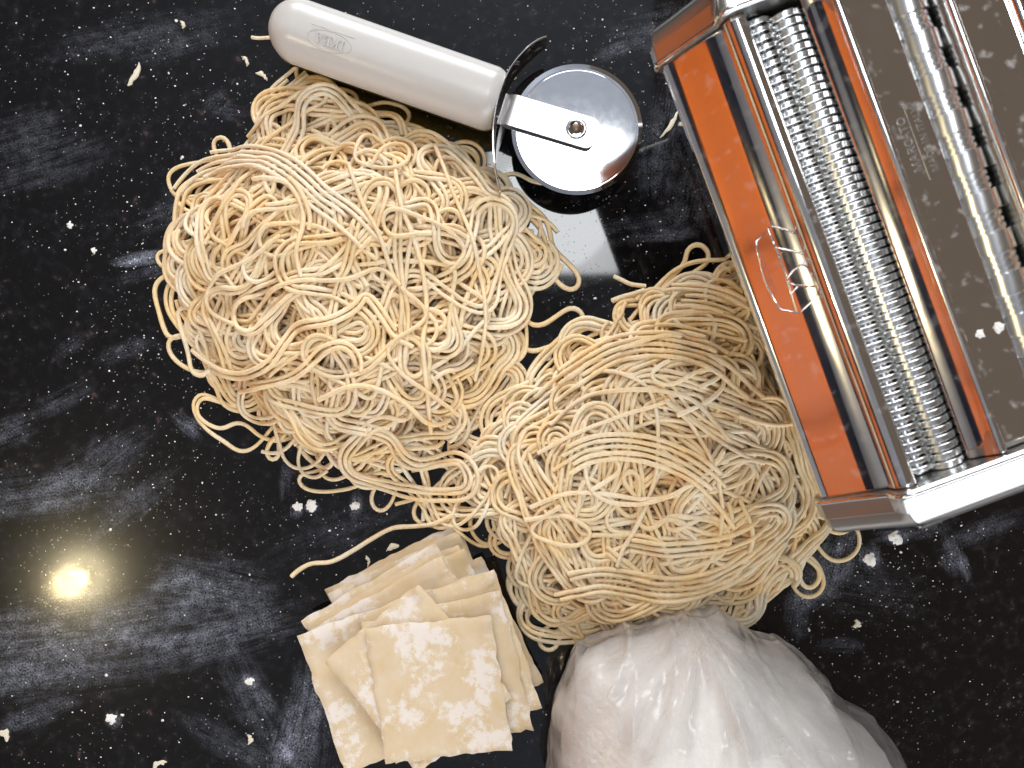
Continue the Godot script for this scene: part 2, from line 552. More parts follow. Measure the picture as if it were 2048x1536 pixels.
	bevel_box(Vector3(1.6, 0.03, 1.1), 0.002, s, Vector3(0, -0.0165, 0.05))
	put("slab", s.mesh(), mat(lin(0.012, 0.012, 0.012), 0.25), top)
	var ce := base("ceiling", "pale ceiling over the worktop", "")
	ce.set_meta("kind", "structure")
	var cs := Shape.new()
	bevel_box(Vector3(2.03, 0.04, 2.9), 0.004, cs, Vector3(-0.655, 1.57, -0.2))
	put("boards", cs.mesh(), mat(lin(0.30, 0.33, 0.38), 0.8), ce)
	# orange cupboard at the left, seen only as the orange mirror image in the chrome
	var cb := base("cupboard", "orange cupboard with panelled doors, mirrored in the chrome front of the pasta machine", "cupboard", Vector3(-1.55, -0.05, 0.45), PI / 2)
	var up := base("added_wall_cabinet", "added dark blue wall cabinet above the orange cupboard, to darken a band of the chrome front", "cabinet", Vector3(-1.6, 0.95, 0.45), PI / 2)  # unseen dark block, added so that the chrome mirrors a dark band
	var nv := mat(lin(0.006, 0.008, 0.02), 0.3)
	for k in 4:
		var d := Shape.new()
		bevel_box(Vector3(0.53, 0.62, 0.30), 0.003, d, Vector3(-0.81 + 0.54 * k, 0.31, -0.15))
		put("door", d.mesh(), nv, up)
	var om := mat(lin(0.66, 0.135, 0.006), 0.45)
	var s1 := Shape.new()
	bevel_box(Vector3(2.2, 0.95, 0.4), 0.004, s1, Vector3(0, 0.475, -0.22))
	put("carcass", s1.mesh(), mat(lin(0.12, 0.03, 0.005), 0.6), cb)
	for k in 4:
		var d := Shape.new()
		bevel_box(Vector3(0.514, 0.92, 0.02), 0.003, d, Vector3(-0.81 + 0.54 * k, 0.475, -0.008))
		var door := put("door", d.mesh(), om, cb)
		var d2 := Shape.new()
		bevel_box(Vector3(0.40, 0.78, 0.014), 0.004, d2, Vector3(-0.81 + 0.54 * k, 0.475, 0.0085))
		put("panel", d2.mesh(), om, door)

# ------------------------------------------------------------------ pasta machine
const MX := 0.150                 # its own x runs across the rollers, its z along them
func mp(pts: Array) -> PackedVector2Array:      # (across, height) in millimetres
	var o := PackedVector2Array()
	for p in pts: o.append(Vector2(p[0] * 0.001 - MX, p[1] * 0.001))
	return o

func arc(cx: float, cy: float, r: float, a0: float, a1: float, n: int) -> Array:
	var o := []
	for i in n + 1:
		var a := deg_to_rad(lerpf(a0, a1, float(i) / n))
		o.append([cx + r * cos(a), cy + r * sin(a)])
	return o

func build_machine() -> void:
	var th := deg_to_rad(20.2)
	var ex := Vector3(cos(th), 0, -sin(th)); var ez := Vector3(sin(th), 0, cos(th))
	var where := ex * MX + ez * -0.006
	var t := base("pasta_machine", "chrome pasta machine with two pairs of cutting rollers", "pasta machine", where, th)
	var z0 := -0.0865; var z1 := 0.0865
	# front apron: rolled rim, sloping face, steeper band, round ridge over the slot
	var line := arc(96.2, 117.6, 1.6, 230, 110, 5)
	line = [[97.0, 114.5], [95.2, 115.0], [94.8, 118.2], [95.0, 118.9], [95.6, 119.2]]
	line += [[97.0, 119.6], [102.0, 125.1], [106.5, 129.95], [107.6, 131.05], [108.8, 132.1], [110.0, 133.05], [111.2, 133.9], [112.4, 134.65], [113.2, 135.1]]
	line += arc(116.9, 138.9, 4.2, 195, 5, 14)
	line += [[121.2, 137.5], [121.3, 126.0]]
	var s := Shape.new()
	extrude(sheet_outline(mp(line), 0.0008), [[z0, 0.0], [z1, 0.0]], s)
	var apron := put("front_apron", s.mesh(35), M.chrome, t)
	# raised emblem: a crowned hexagon with a word in its lower strip, drawn in the plane of the apron
	var p0 := t.transform * Vector3(0.097 - MX, 0.1196 + 0.0001, 0.0)
	var nn := t.basis * Vector3(-12.3, 11.2, 0).normalized()
	var inv := t.transform.affine_inverse()
	var hit := func(c: Array) -> Vector3:
		var d := Vector3((c[0] - 1024.0) * TAN, -1.0, (c[1] - 768.0) * TAN)
		var k: float = (p0 - Vector3(0, EYE, 0)).dot(nn) / d.dot(nn)
		return inv * (Vector3(0, EYE, 0) + d * k)
	var strokes := [
		[[1538, 455], [1543, 453], [1580, 462], [1597, 470], [1606, 490], [1614, 512], [1610, 525], [1601, 530], [1586, 540], [1574, 556], [1577, 566], [1590, 571], [1628, 574]],
		[[1601, 530], [1615, 534], [1624, 550], [1636, 576], [1634, 590], [1622, 603], [1600, 624], [1590, 625], [1561, 619], [1548, 600], [1528, 560], [1514, 500], [1512, 482], [1536, 458], [1548, 490], [1570, 545], [1582, 590], [1592, 624]],
		[[1548, 495], [1580, 502], [1608, 508]], [[1560, 520], [1563, 505]], [[1574, 556], [1560, 520]], [[1582, 586], [1594, 573]],
	]
	for st in strokes:
		var c := PackedVector3Array()
		for q in st: c.append(hit.call(q) + Vector3(-0.00005, 0.00005, 0))
		put("emblem_line", wire(c, 0.00033, 6), M.chrome, apron)
	var word := TextMesh.new()
	word.text = "marcato"
	word.font_size = 32
	word.pixel_size = 0.00011
	word.depth = 0.0004
	var wl := put("lettering", word, M.chrome, apron)
	var cen: Vector3 = hit.call([1537, 552])
	var up_ := Vector3(11.2, 12.3, 0).normalized()          # letters stand towards the ridge
	var x_ := Vector3(0, 0, 1)
	wl.transform = Transform3D(Basis(x_, up_, x_.cross(up_)), cen)
	# middle plate: lip, hollow slope, ridge, flat plate, lip over the wide cutter
	line = [[142.4, 127.0], [142.6, 136.4], [143.2, 137.2], [145.0, 138.3], [147.2, 140.3], [148.6, 142.2]]
	line += arc(150.9, 142.3, 2.0, 150, 25, 7)
	line += [[153.2, 141.2], [154.6, 140.4], [160.0, 140.2], [167.8, 140.4], [168.9, 139.8], [169.3, 130.0]]
	s = Shape.new()
	extrude(sheet_outline(mp(line), 0.0008), [[z0, 0.0], [z1, 0.0]], s)
	var plate := put("middle_plate", s.mesh(35), M.chrome, t)
	for row in [["MADE IN ITALY", 0.1645], ["MARCATO", 0.1588]]:
		var tm := TextMesh.new()
		tm.text = row[0]
		tm.font_size = 32
		tm.pixel_size = 0.000105 if row[0] == "MADE IN ITALY" else 0.00013
		tm.depth = 0.0003
		var l := put("lettering", tm, M.cutter, plate)
		l.transform = Transform3D(Basis(Vector3(0, 0, -1), Vector3(-1, 0, 0), Vector3(0, 1, 0)), Vector3(float(row[1]) - MX, 0.14035, -0.0245))
	s = Shape.new()
	bevel_box(Vector3(0.00035, 0.0004, 0.028), 0.0001, s, Vector3(0.1615 - MX, 0.1403, -0.0245))
	put("ruled_line", s.mesh(), M.cutter, plate)
	# rear plate
	line = [[186.2, 127.0], [186.3, 140.5]]
	line += arc(188.0, 141.6, 1.7, 170, 30, 6)
	line += [[190.5, 141.2], [194.0, 140.6], [206.0, 140.8], [207.8, 141.8]]
	line += arc(210.0, 141.4, 2.2, 150, 10, 6)
	line += [[213.5, 137.0], [226.0, 122.0], [226.4, 119.0]]
	s = Shape.new()
	extrude(sheet_outline(mp(line), 0.0008), [[z0, 0.0], [z1, 0.0]], s)
	put("rear_plate", s.mesh(35), M.chrome, t)
	# fine cutting rollers
	for k in 2:
		var prof := [[z0, 0.0]]
		var pitch := 0.00312
		var n := int((z1 - z0) / pitch)
		var wide := 0.56 if k == 0 else 0.72
		var R := 0.0061 if k == 0 else 0.0066
		for i in n:
			var a := z0 + pitch * (i + (0.0 if k == 0 else 0.5))
			prof += [[a, R - 0.0034], [a + pitch * (1 - wide), R - 0.0034], [a + pitch * (1 - wide) + 0.00002, R - 0.0001], [a + pitch * (1 - wide) + 0.00015, R], [a + pitch - 0.00015, R], [a + pitch - 0.00002, R - 0.0001], [a + pitch, R - 0.0034]]
		prof.append([z1, R - 0.0034]); prof.append([z1, 0.0])
		s = Shape.new()
		lathe(prof, (0.1262 if k == 0 else 0.1362) - MX, 0.1315 if k == 0 else 0.1318, 28, s)
		put("fine_cutting_roller", s.mesh(30), M.cutter, t)
	# stripper teeth left of the fine rollers
	s = Shape.new()
	for i in 55:
		bevel_box(Vector3(0.0022, 0.005, 0.0014), 0.0002, s, Vector3(0.1222 - MX, 0.1335, z0 + 0.0012 + i * 0.00312))
	var comb := put("stripper_teeth", s.mesh(30), M.cutter, t)
	comb.set_meta("kind", "stuff")
	# broad cutting rollers: smooth bands and ribbed recesses in turn
	for k in 2:
		var prof := [[z0, 0.0]]
		var pitch := 0.0150
		var R := 0.0072 if k == 0 else 0.0077
		var n := 12
		for i in n:
			var a := z0 - 0.004 + pitch * i + (0.0 if k == 1 else pitch * 0.5)
			prof += [[a, R - 0.0013], [a, R], [a + 0.0073, R], [a + 0.0073, R - 0.0013]]
			for q in 3:
				var b := a + 0.0078 + q * 0.0024
				prof += [[b, R - 0.0013], [b + 0.0002, R - 0.0008], [b + 0.0017, R - 0.0008], [b + 0.0019, R - 0.0013]]
		var cut := []
		for q in prof:
			if q[0] >= z0 - 1e-6 and q[0] <= z1: cut.append(q)
		cut.append([z1, 0.0])
		s = Shape.new()
		lathe(cut, (0.1680 if k == 0 else 0.1786) - MX, 0.1300 if k == 0 else 0.1318, 32, s)
		put("broad_cutting_roller", s.mesh(30), M.cutter, t)
	# end plates: rounded caps that follow the outline of the top
	var o := [[93.0, 113.0]] + arc(95.5, 117.5, 2.6, 190, 135, 3) + [[100.0, 126.0], [110.2, 138.2]] + arc(116.0, 141.0, 6.6, 150, 92, 6) + [[140.0, 147.8], [200.0, 147.8]] + arc(208.0, 141.0, 6.8, 88, 40, 5) + [[228.0, 121.0], [230.0, 112.0], [224.0, 60.0], [118.0, 60.0], [104.0, 100.0]]
	var outline := ccw(mp(o))
	for k in 2:
		s = Shape.new()
		var a := z1 if k == 0 else z0
		var d := 1.0 if k == 0 else -1.0
		var secs := [[a + d * 0.0005, 0.0006], [a + d * 0.0012, 0.0], [a + d * 0.0024, 0.0], [a + d * 0.0034, 0.0004, 0.0005], [a + d * 0.0084, 0.0007, 0.0019], [a + d * 0.0089, 0.0014, 0.0019], [a + d * 0.0120, 0.0019, 0.0025], [a + d * 0.0136, 0.0027, 0.0026], [a + d * 0.0150, 0.0044, 0.0026], [a + d * 0.0159, 0.0063, 0.0022], [a + d * 0.0163, 0.0085]]
		if k == 1: secs.reverse()
		extrude(outline, secs, s)
		var cap := put("end_plate", s.mesh(28), M.satin, t)
		# raised rail along the inner edge
		var rail := PackedVector3Array()
		for q in arc(95.5, 117.5, 2.6, 200, 135, 3) + [[100.0, 126.0], [110.2, 138.2]] + arc(116.0, 141.0, 6.6, 150, 92, 6) + [[140.0, 147.8], [207.0, 147.8]]:
			rail.append(Vector3(q[0] * 0.001 - MX, q[1] * 0.001 + 0.0002, a + d * 0.0015))
		put("rail", wire(rail, 0.0010, 8), M.chrome, cap)
	# body under the cutters
	s = Shape.new()
	bevel_box(Vector3(0.090, 0.075, 0.172), 0.004, s, Vector3(0.178 - MX, 0.0655, 0.0))
	put("body", s.mesh(), M.chrome, t)
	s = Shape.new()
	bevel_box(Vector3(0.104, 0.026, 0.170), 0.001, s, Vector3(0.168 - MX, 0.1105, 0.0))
	put("roller_bed", s.mesh(), M.dark, t)
	s = Shape.new()
	bevel_box(Vector3(0.100, 0.026, 0.190), 0.004, s, Vector3(0.178 - MX, 0.0132, 0.0))
	put("foot", s.mesh(), M.chrome, t)

# ------------------------------------------------------------------ pizza cutter
func build_cutter() -> void:
	var hy := 0.0185
	var a := at(602, 66, hy); var b := at(1000, 205, hy)
	var dir := (b - a).normalized()
	var turn := atan2(-dir.z, dir.x)
	var t := base("pizza_cutter", "pizza cutter with a white plastic handle and a round steel wheel", "pizza cutter", Vector3(a.x, 0, a.z), turn)
	var L := (b - a).length()
	var hw := 61.5 * TAN * (EYE - hy); var hh := 0.0145
	var ring := 48
	var point := func(along: float, ang: float, grow: float) -> Vector3:
		var w := hw; var h := hh
		if along < 0.0:
			var k := sqrt(maxf(0.0, 1.0 - (along / hw) * (along / hw)))
			w *= k; h *= pow(k, 0.8)
		var near_end := L - along
		if near_end < 0.006:
			var k := 1.0 - 0.16 * pow(1.0 - near_end / 0.006, 2.0)
			w *= k; h *= k
		var c := cos(ang); var s_ := sin(ang)
		var e := 2.0 / 2.35
		return Vector3(along, hy + (h + grow) * signf(s_) * pow(absf(s_), e), (w + grow) * signf(c) * pow(absf(c), e))
	var make := func(a0: float, a1: float, grow: float, wrap: bool) -> ArrayMesh:
		var P := PackedVector3Array()
		var alongs := []
		for i in 15: alongs.append(-hw * cos(PI / 2 * i / 14.0))
		for i in 9: alongs.append(lerpf(0.0, L - 0.006, (i + 1) / 9.0))
		for i in 7: alongs.append(L - 0.006 + 0.006 * sin(PI / 2 * (i + 1) / 7.0))
		var n := ring if wrap else ring / 2
		for al in alongs:
			for k in n:
				P.append(point.call(al, lerpf(a0, a1, float(k) / (n if wrap else n - 1)), grow))
		for k in n: P.append(Vector3(L - 0.0005, hy, 0))
		return grid_mesh(P, n, alongs.size() + 1, wrap, PackedVector2Array(), PackedColorArray(), Vector3.ZERO)
	var hm: ArrayMesh = fix_out(make.call(0.0, TAU, 0.0, true), Vector3(L / 2, hy, 0))
	var handle := put("handle", hm, M.white_plastic, t)
	var lm: ArrayMesh = fix_out(make.call(PI + 0.30, TAU - 0.30, 0.00055, false), Vector3(L / 2, hy + 0.01, 0))
	put("lower_shell", lm, M.yellow_plastic, t)
	# embossed oval badge and word
	var inv := t.transform.affine_inverse()
	var c0 := inv * at(659, 82, hy + hh)
	var surf := func(x: float, z: float) -> float:
		return hy + hh * pow(maxf(0.0, 1.0 - pow(absf(z) / hw, 2.35)), 1.0 / 2.35)
	var ov := PackedVector3Array()
	for i in 49:
		var q := TAU * i / 48.0
		var x := c0.x + 0.0112 * cos(q); var z := c0.z + 0.0047 * sin(q)
		ov.append(Vector3(x, surf.call(x, z) + 0.00003, z))
	put("badge_oval", wire(ov, 0.00022, 6), M.white_plastic, handle)
	for sg in [-1.0, 1.0]:
		var ln := PackedVector3Array()
		for i in 9:
			var x := c0.x - 0.0112 + 0.0224 * i / 8.0
			var z: float = c0.z + sg * 0.0052
			ln.append(Vector3(x, surf.call(x, z) + 0.00002, z))
		put("badge_edge", wire(ln, 0.00018, 6), M.white_plastic, handle)
	var tm := TextMesh.new()
	tm.text = "IKEA"
	var sf := SystemFont.new()
	sf.font_names = PackedStringArray(["Droid Serif"])
	sf.font_weight = 700
	tm.font = sf
	tm.font_size = 32
	tm.pixel_size = 0.00019
	tm.depth = 0.0011
	var w := put("lettering", tm, M.white_plastic, handle)
	var slope := atan2(surf.call(c0.x, c0.z + 0.002) - surf.call(c0.x, c0.z - 0.002), 0.004)
	var up := Vector3(0, sin(slope), cos(slope))
	w.transform = Transform3D(Basis(Vector3(-1, 0, 0), up, Vector3(-1, 0, 0).cross(up)), Vector3(c0.x, surf.call(c0.x, c0.z) - 0.0001, c0.z))
	# finger guard: a curved strip on edge
	var gp := PackedVector2Array()
	for q in [[1094, 66], [1072, 80], [1046, 103], [1021, 135], [1003, 175], [991, 220], [986, 265], [987, 305], [992, 345], [1000, 378]]:
		var p := inv * at(q[0], q[1], 0.030)
		gp.append(Vector2(p.x, p.z))
	gp = spline(gp, 0.002)
	var s := Shape.new()
	var rows := []
	var n := gp.size()
	for i in n:
		var d := (gp[mini(i + 1, n - 1)] - gp[maxi(i - 1, 0)]).normalized()
		var nrm := Vector2(-d.y, d.x) * 0.00045
		var e := absf(i / float(n - 1) - 0.5) * 2.0
		var yh := 0.0305 - 0.004 * pow(e, 6.0); var yl := 0.0100 + 0.004 * pow(e, 6.0)
		var r := []
		for q in [[1, yl, 1.0], [1, yh - 0.0003, 1.0], [1, yh, 0.4], [-1, yh, 0.4], [-1, yh - 0.0003, 1.0], [-1, yl, 1.0]]:
			r.append(s.p(Vector3(gp[i].x + nrm.x * q[0] * q[2], q[1], gp[i].y + nrm.y * q[0] * q[2])))
		rows.append(r)
	for i in n - 1:
		for k in 6:
			s.quad(rows[i][k], rows[i][(k + 1) % 6], rows[i + 1][(k + 1) % 6], rows[i + 1][k])
	for e in [0, n - 1]:
		var r: Array = rows[e]
		if e == 0:
			s.quad(r[0], r[5], r[4], r[1]); s.quad(r[1], r[4], r[3], r[2])
		else:
			s.quad(r[0], r[1], r[4], r[5]); s.quad(r[1], r[2], r[3], r[4])
	put("finger_guard", s.mesh(35), M.chrome, t)
	# wheel
	var wy := 0.0225
	var wc := inv * at(1154, 259, wy)
	var R := 131.0 * TAN * (EYE - wy)
	s = Shape.new()
	lathe([[-0.0005, 0.0], [-0.0005, R * 0.935], [-0.0001, R], [0.0001, R], [0.0005, R * 0.935], [0.0005, R * 0.92], [0.00042, R * 0.915], [0.00042, R * 0.90], [0.0005, R * 0.895], [0.0005, 0.0]], 0, 0, 96, s)
	var wheel := put("wheel", s.mesh(6), M.steel, t)
	wheel.transform = Transform3D(Basis.from_euler(Vector3(-PI / 2, 0, 0)), wc)
	# two fork arms, bent down to the guard, and the rivet
	for k in 2:
		var ay := wy + (0.0030 if k == 0 else -0.0030)
		var e0 := inv * at(1003, 213, 0.026); var e1 := inv * at(1192, 270, 0.026)
		var ad := (e1 - e0); ad.y = 0
		var len := ad.length()
		ad = ad.normalized()
		var half := 31.5 * TAN * (EYE - 0.026)
		s = Shape.new()
		var prof := PackedVector2Array()
		var sg := 1.0 if k == 0 else -1.0
		for q in [[0.0, -0.0035], [0.0006, -0.0034], [0.0016, -0.0030], [0.0030, -0.0016], [0.0046, -0.0004], [0.0062, 0.0], [len - 0.0001, 0.0]]:
			prof.append(Vector2(q[0], q[1] * sg))
		var cols := []
		var top := []
		var lst := PackedVector2Array()
		for q in prof: lst.append(q)
		lst.remove_at(lst.size() - 1)
		for i in 5: lst.append(Vector2(len - 0.0040 + 0.0040 * sin(PI / 2 * i / 4.0), 0.0))
		var ax := Vector3(-ad.z, 0, ad.x)
		for i in lst.size():
			var hwid := half
			var from_end := lst[i].x - (len - 0.0040)
			if from_end > 0.0: hwid = half - 0.0040 * (1.0 - sqrt(maxf(0.0, 1.0 - pow(from_end / 0.0040, 2.0))))
			var c := Vector3(e0.x, ay + lst[i].y, e0.z) + ad * lst[i].x
			var r := []
			for q in [[-1.0, 0.0006], [-1.0, 0.0002], [1.0, 0.0002], [1.0, 0.0006]]:
				r.append(s.p(c + ax * hwid * q[0] + Vector3(0, q[1], 0)))
			cols.append(r)
		for i in cols.size() - 1:
			for q in 4:
				s.quad(cols[i][q], cols[i + 1][q], cols[i + 1][(q + 1) % 4], cols[i][(q + 1) % 4])
		var l_: Array = cols[cols.size() - 1]
		s.quad(l_[0], l_[3], l_[2], l_[1])
		put("fork_arm", fix_shape(s, Vector3(wc.x, ay, wc.z)).mesh(35), M.brushed, t)
	var rv := inv * at(1153, 256, 0.027)
	s = Shape.new()
	lathe([[0.0, 0.0024], [0.0000, 0.0052], [0.0006, 0.0051], [0.0009, 0.0046], [0.0009, 0.0038], [0.0003, 0.0027], [-0.0002, 0.0024]], 0, 0, 40, s)
	var rivet := put("rivet", s.mesh(40), M.steel, t)
	rivet.transform = Transform3D(Basis.from_euler(Vector3(-PI / 2, 0, 0)), Vector3(rv.x, wy + 0.0036, rv.z))
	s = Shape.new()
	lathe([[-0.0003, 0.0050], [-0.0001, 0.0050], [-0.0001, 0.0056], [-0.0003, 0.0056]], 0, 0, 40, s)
	put("rivet_shadow_ring", s.mesh(40), M.dark, rivet)  # black ring painted in for the shadow gap round the rivet
	s = Shape.new()
	lathe([[-0.0001, 0.0027], [0.0001, 0.0022], [0.0004, 0.0012], [0.0005, 0.0]], 0, 0, 24, s)
	put("rivet_pin", s.mesh(60), M.rust, rivet)

# faces turned away from a point inside
func fix_out(m: ArrayMesh, c: Vector3) -> ArrayMesh:
	var arr := m.surface_get_arrays(0)
	var V: PackedVector3Array = arr[Mesh.ARRAY_VERTEX]; var N: PackedVector3Array = arr[Mesh.ARRAY_NORMAL]; var I: PackedInt32Array = arr[Mesh.ARRAY_INDEX]
	var sum := 0.0
	for i in V.size(): sum += N[i].dot((V[i] - c).normalized())
	if sum < 0.0:
		for i in N.size(): N[i] = -N[i]
		for i in range(0, I.size(), 3):
			var q := I[i + 1]; I[i + 1] = I[i + 2]; I[i + 2] = q
	arr[Mesh.ARRAY_NORMAL] = N; arr[Mesh.ARRAY_INDEX] = I
	var o := ArrayMesh.new()
	o.add_surface_from_arrays(Mesh.PRIMITIVE_TRIANGLES, arr)
	return o

func fix_shape(s: Shape, c: Vector3) -> Shape:
	var sum := 0.0
	for i in range(0, s.t.size(), 3):
		var a := s.v[s.t[i]]; var n := (s.v[s.t[i + 1]] - a).cross(s.v[s.t[i + 2]] - a)
		sum += n.dot((a - c))
	if sum < 0.0:
		for i in range(0, s.t.size(), 3):
			var q := s.t[i + 1]; s.t[i + 1] = s.t[i + 2]; s.t[i + 2] = q
	return s

# ------------------------------------------------------------------ noodles
# Strands are laid one after another on a height field of what lies there already, so that each rests on those below it.
const CELL := 0.0009
const GX := 700
const GZ := 560
var hmap := PackedFloat32Array()
var foot := []                    # cells under a strand: [offset, height of its round underside above its lowest point]
const NR := 0.00117

class Field:
	var poly: PackedVector2Array
	var lo: Vector2
	var nx: int
	var nz: int
	var d := PackedFloat32Array()
	const C := 0.004
	func setup(p: PackedVector2Array) -> void:
		poly = p
		var hi := p[0]; lo = p[0]
		for q in p:
			lo = lo.min(q); hi = hi.max(q)
		lo -= Vector2(0.03, 0.03); hi += Vector2(0.03, 0.03)
		nx = int((hi.x - lo.x) / C) + 2; nz = int((hi.y - lo.y) / C) + 2
		d.resize(nx * nz)
		for z in nz:
			for x in nx:
				var q := lo + Vector2(x, z) * C
				var best := 1.0
				for i in p.size():
					best = minf(best, q.distance_to(Geometry2D.get_closest_point_to_segment(q, p[i], p[(i + 1) % p.size()])))
				d[z * nx + x] = best if Geometry2D.is_point_in_polygon(q, p) else -best
	func dist(q: Vector2) -> float:
		var f := (q - lo) / C
		var x := clampi(int(f.x), 0, nx - 2); var z := clampi(int(f.y), 0, nz - 2)
		var fx := clampf(f.x - x, 0, 1); var fz := clampf(f.y - z, 0, 1)
		var i := z * nx + x
		return lerpf(lerpf(d[i], d[i + 1], fx), lerpf(d[i + nx], d[i + nx + 1], fx), fz)
	func grad(q: Vector2) -> Vector2:
		return Vector2(dist(q + Vector2(C, 0)) - dist(q - Vector2(C, 0)), dist(q + Vector2(0, C)) - dist(q - Vector2(0, C))).normalized()

func wander(f: Field, inset: float, length: float, curly: float, rmin: float) -> Array:
	var step := 0.002
	var p := Vector2.ZERO
	for tries in 60:
		p = f.lo + Vector2(rng.randf() * f.nx, rng.randf() * f.nz) * Field.C
		if f.dist(p) > inset + 0.003: break
	var phi := rng.randf() * TAU
	var pts := PackedVector2Array(); var ks := PackedFloat32Array(); var ph := PackedFloat32Array()
	var left := 0.0; var k := 0.0; var sgn := 1.0; var rb := 0.01; var straight := true; var turning := false; var cool := 0
	var curl := rng.randf() < curly
	var wseed := rng.randf() * 900.0
	for i in int(length / step):
		if left <= 0.0:
			if curl:
				if straight and rng.randf() < 0.92:
					straight = false
					if rng.randf() < 0.72: sgn = -sgn
					var R := rmin + 0.011 * pow(rng.randf(), 1.6)
					k = sgn / R
					left = R * deg_to_rad(rng.randf_range(50, 205))
				else:
					straight = true
					k = rng.randf_range(-12, 12)
					left = rng.randf_range(0.003, 0.022)
			else:
				if rng.randf() < 0.18:
					sgn = -sgn
					var R := rng.randf_range(rmin + 0.001, rmin + 0.009)
					k = sgn / R
					left = R * deg_to_rad(rng.randf_range(120, 200))
				else:
					k = rng.randf_range(-32, 32)
					left = rng.randf_range(0.02, 0.07)
		left -= step; cool -= 1
		var dir := Vector2(cos(phi), sin(phi))
		if f.dist(p + dir * 0.010) < inset and dir.dot(f.grad(p)) < 0.25 and not turning and cool <= 0:
			var cr := dir.cross(f.grad(p))
			sgn = (1.0 if rng.randf() < 0.5 else -1.0) if absf(cr) < 0.25 else signf(cr)
			var R := rng.randf_range(rmin, rmin + 0.006)
			k = sgn / R
			left = R * deg_to_rad(rng.randf_range(95, 190))
			turning = true
			straight = false
		if left <= 0.002 and turning:
			turning = false; cool = 14
			k = rng.randf_range(-16, 16); left = rng.randf_range(0.012, 0.05); straight = true
		var kk := k
		pts.append(p); ks.append(kk); ph.append(phi)
		phi += (kk + 26.0 * dust.get_noise_2d(i * 2.4, wseed)) * step
		p += Vector2(cos(phi), sin(phi)) * step
	return [pts, ks, ph]

func smooth2(p: PackedVector2Array, passes: int) -> PackedVector2Array:
	for q in passes:
		var o := p.duplicate()
		for i in range(1, p.size() - 1): o[i] = p[i - 1] * 0.25 + p[i] * 0.5 + p[i + 1] * 0.25
		p = o
	return p

func drop(p: PackedVector2Array, r: float) -> PackedFloat32Array:
	var n := p.size()
	var req := PackedFloat32Array(); req.resize(n)
	var cell := PackedInt32Array(); cell.resize(n)
	for i in n:
		var x := clampi(int(p[i].x / CELL + GX * 0.5), 4, GX - 5); var z := clampi(int(p[i].y / CELL + GZ * 0.5), 4, GZ - 5)
		var c := z * GX + x
		cell[i] = c
		var best := 0.0
		for fo in foot:
			best = maxf(best, hmap[c + fo[0]] + fo[1])
		req[i] = best
	var z_ := PackedFloat32Array(); z_.resize(n)
	for i in n:
		var b := req[i]
		for j in range(maxi(0, i - 6), mini(n, i + 7)):
			var dd := (i - j) * 0.002
			b = maxf(b, req[j] - 70.0 * dd * dd)
		z_[i] = b
	for q in 2:
		var o := z_.duplicate()
		for i in range(1, n - 1): o[i] = z_[i - 1] * 0.25 + z_[i] * 0.5 + z_[i + 1] * 0.25
		z_ = o
	for i in n:
		for fo in foot:
			var c: int = cell[i] + fo[0]
			if z_[i] + fo[1] > hmap[c]: hmap[c] = z_[i] + fo[1]
	return z_

var dust: FastNoiseLite
func strand(p: PackedVector2Array, parent: Node3D, floury: float, warm: float, called := "noodle", thick := 1.0) -> MeshInstance3D:
	if p.size() < 4: return null
	var r := NR * rng.randf_range(0.88, 1.12) * thick
	var h := drop(p, r)
	var pts := PackedVector3Array(); var rr := PackedFloat32Array(); var cc := PackedColorArray()
	var tone := rng.randf_range(0.93, 1.05)
	var org := parent.position
	var ph := rng.randf() * 100.0
	for i in p.size():
		var q := Vector3(p[i].x, h[i] + 0.0002, p[i].y)
		pts.append(q - org)
		var k := dust.get_noise_2d(i * 2.2 + ph * 30.0, ph)
		rr.append(r * (1.0 + 0.16 * k))
		var fl := clampf(floury + 0.65 * dust.get_noise_3d(q.x * 900, q.y * 900, q.z * 900) + 0.30 * k, 0.0, 1.0)
		var c := Color(0.93, 0.655 - 0.03 * warm, 0.355 - 0.02 * warm).lerp(Color(0.93, 0.765, 0.585), fl)
		cc.append(Color(minf(c.r * tone, 0.97), c.g * tone * (1.0 + 0.05 * warm), c.b * tone * (1.0 + 0.06 * warm)))
	return put(called, tube_arrays(pts, rr, 6, cc), M.noodle, parent)

# a line drawn over the heap: photo pixels are met at the height of what lies there
func traced(c: Array, step := 0.002) -> PackedVector2Array:
	var o := PackedVector2Array()
	for q in c:
		var y := 0.002
		var p := flat_at(q[0], q[1], y)
		for k in 3:
			var x := clampi(int(p.x / CELL + GX * 0.5), 0, GX - 1); var z := clampi(int(p.y / CELL + GZ * 0.5), 0, GZ - 1)
			y = hmap[z * GX + x] + 0.0016
			p = flat_at(q[0], q[1], y)
		o.append(p)
	return spline(o, step)

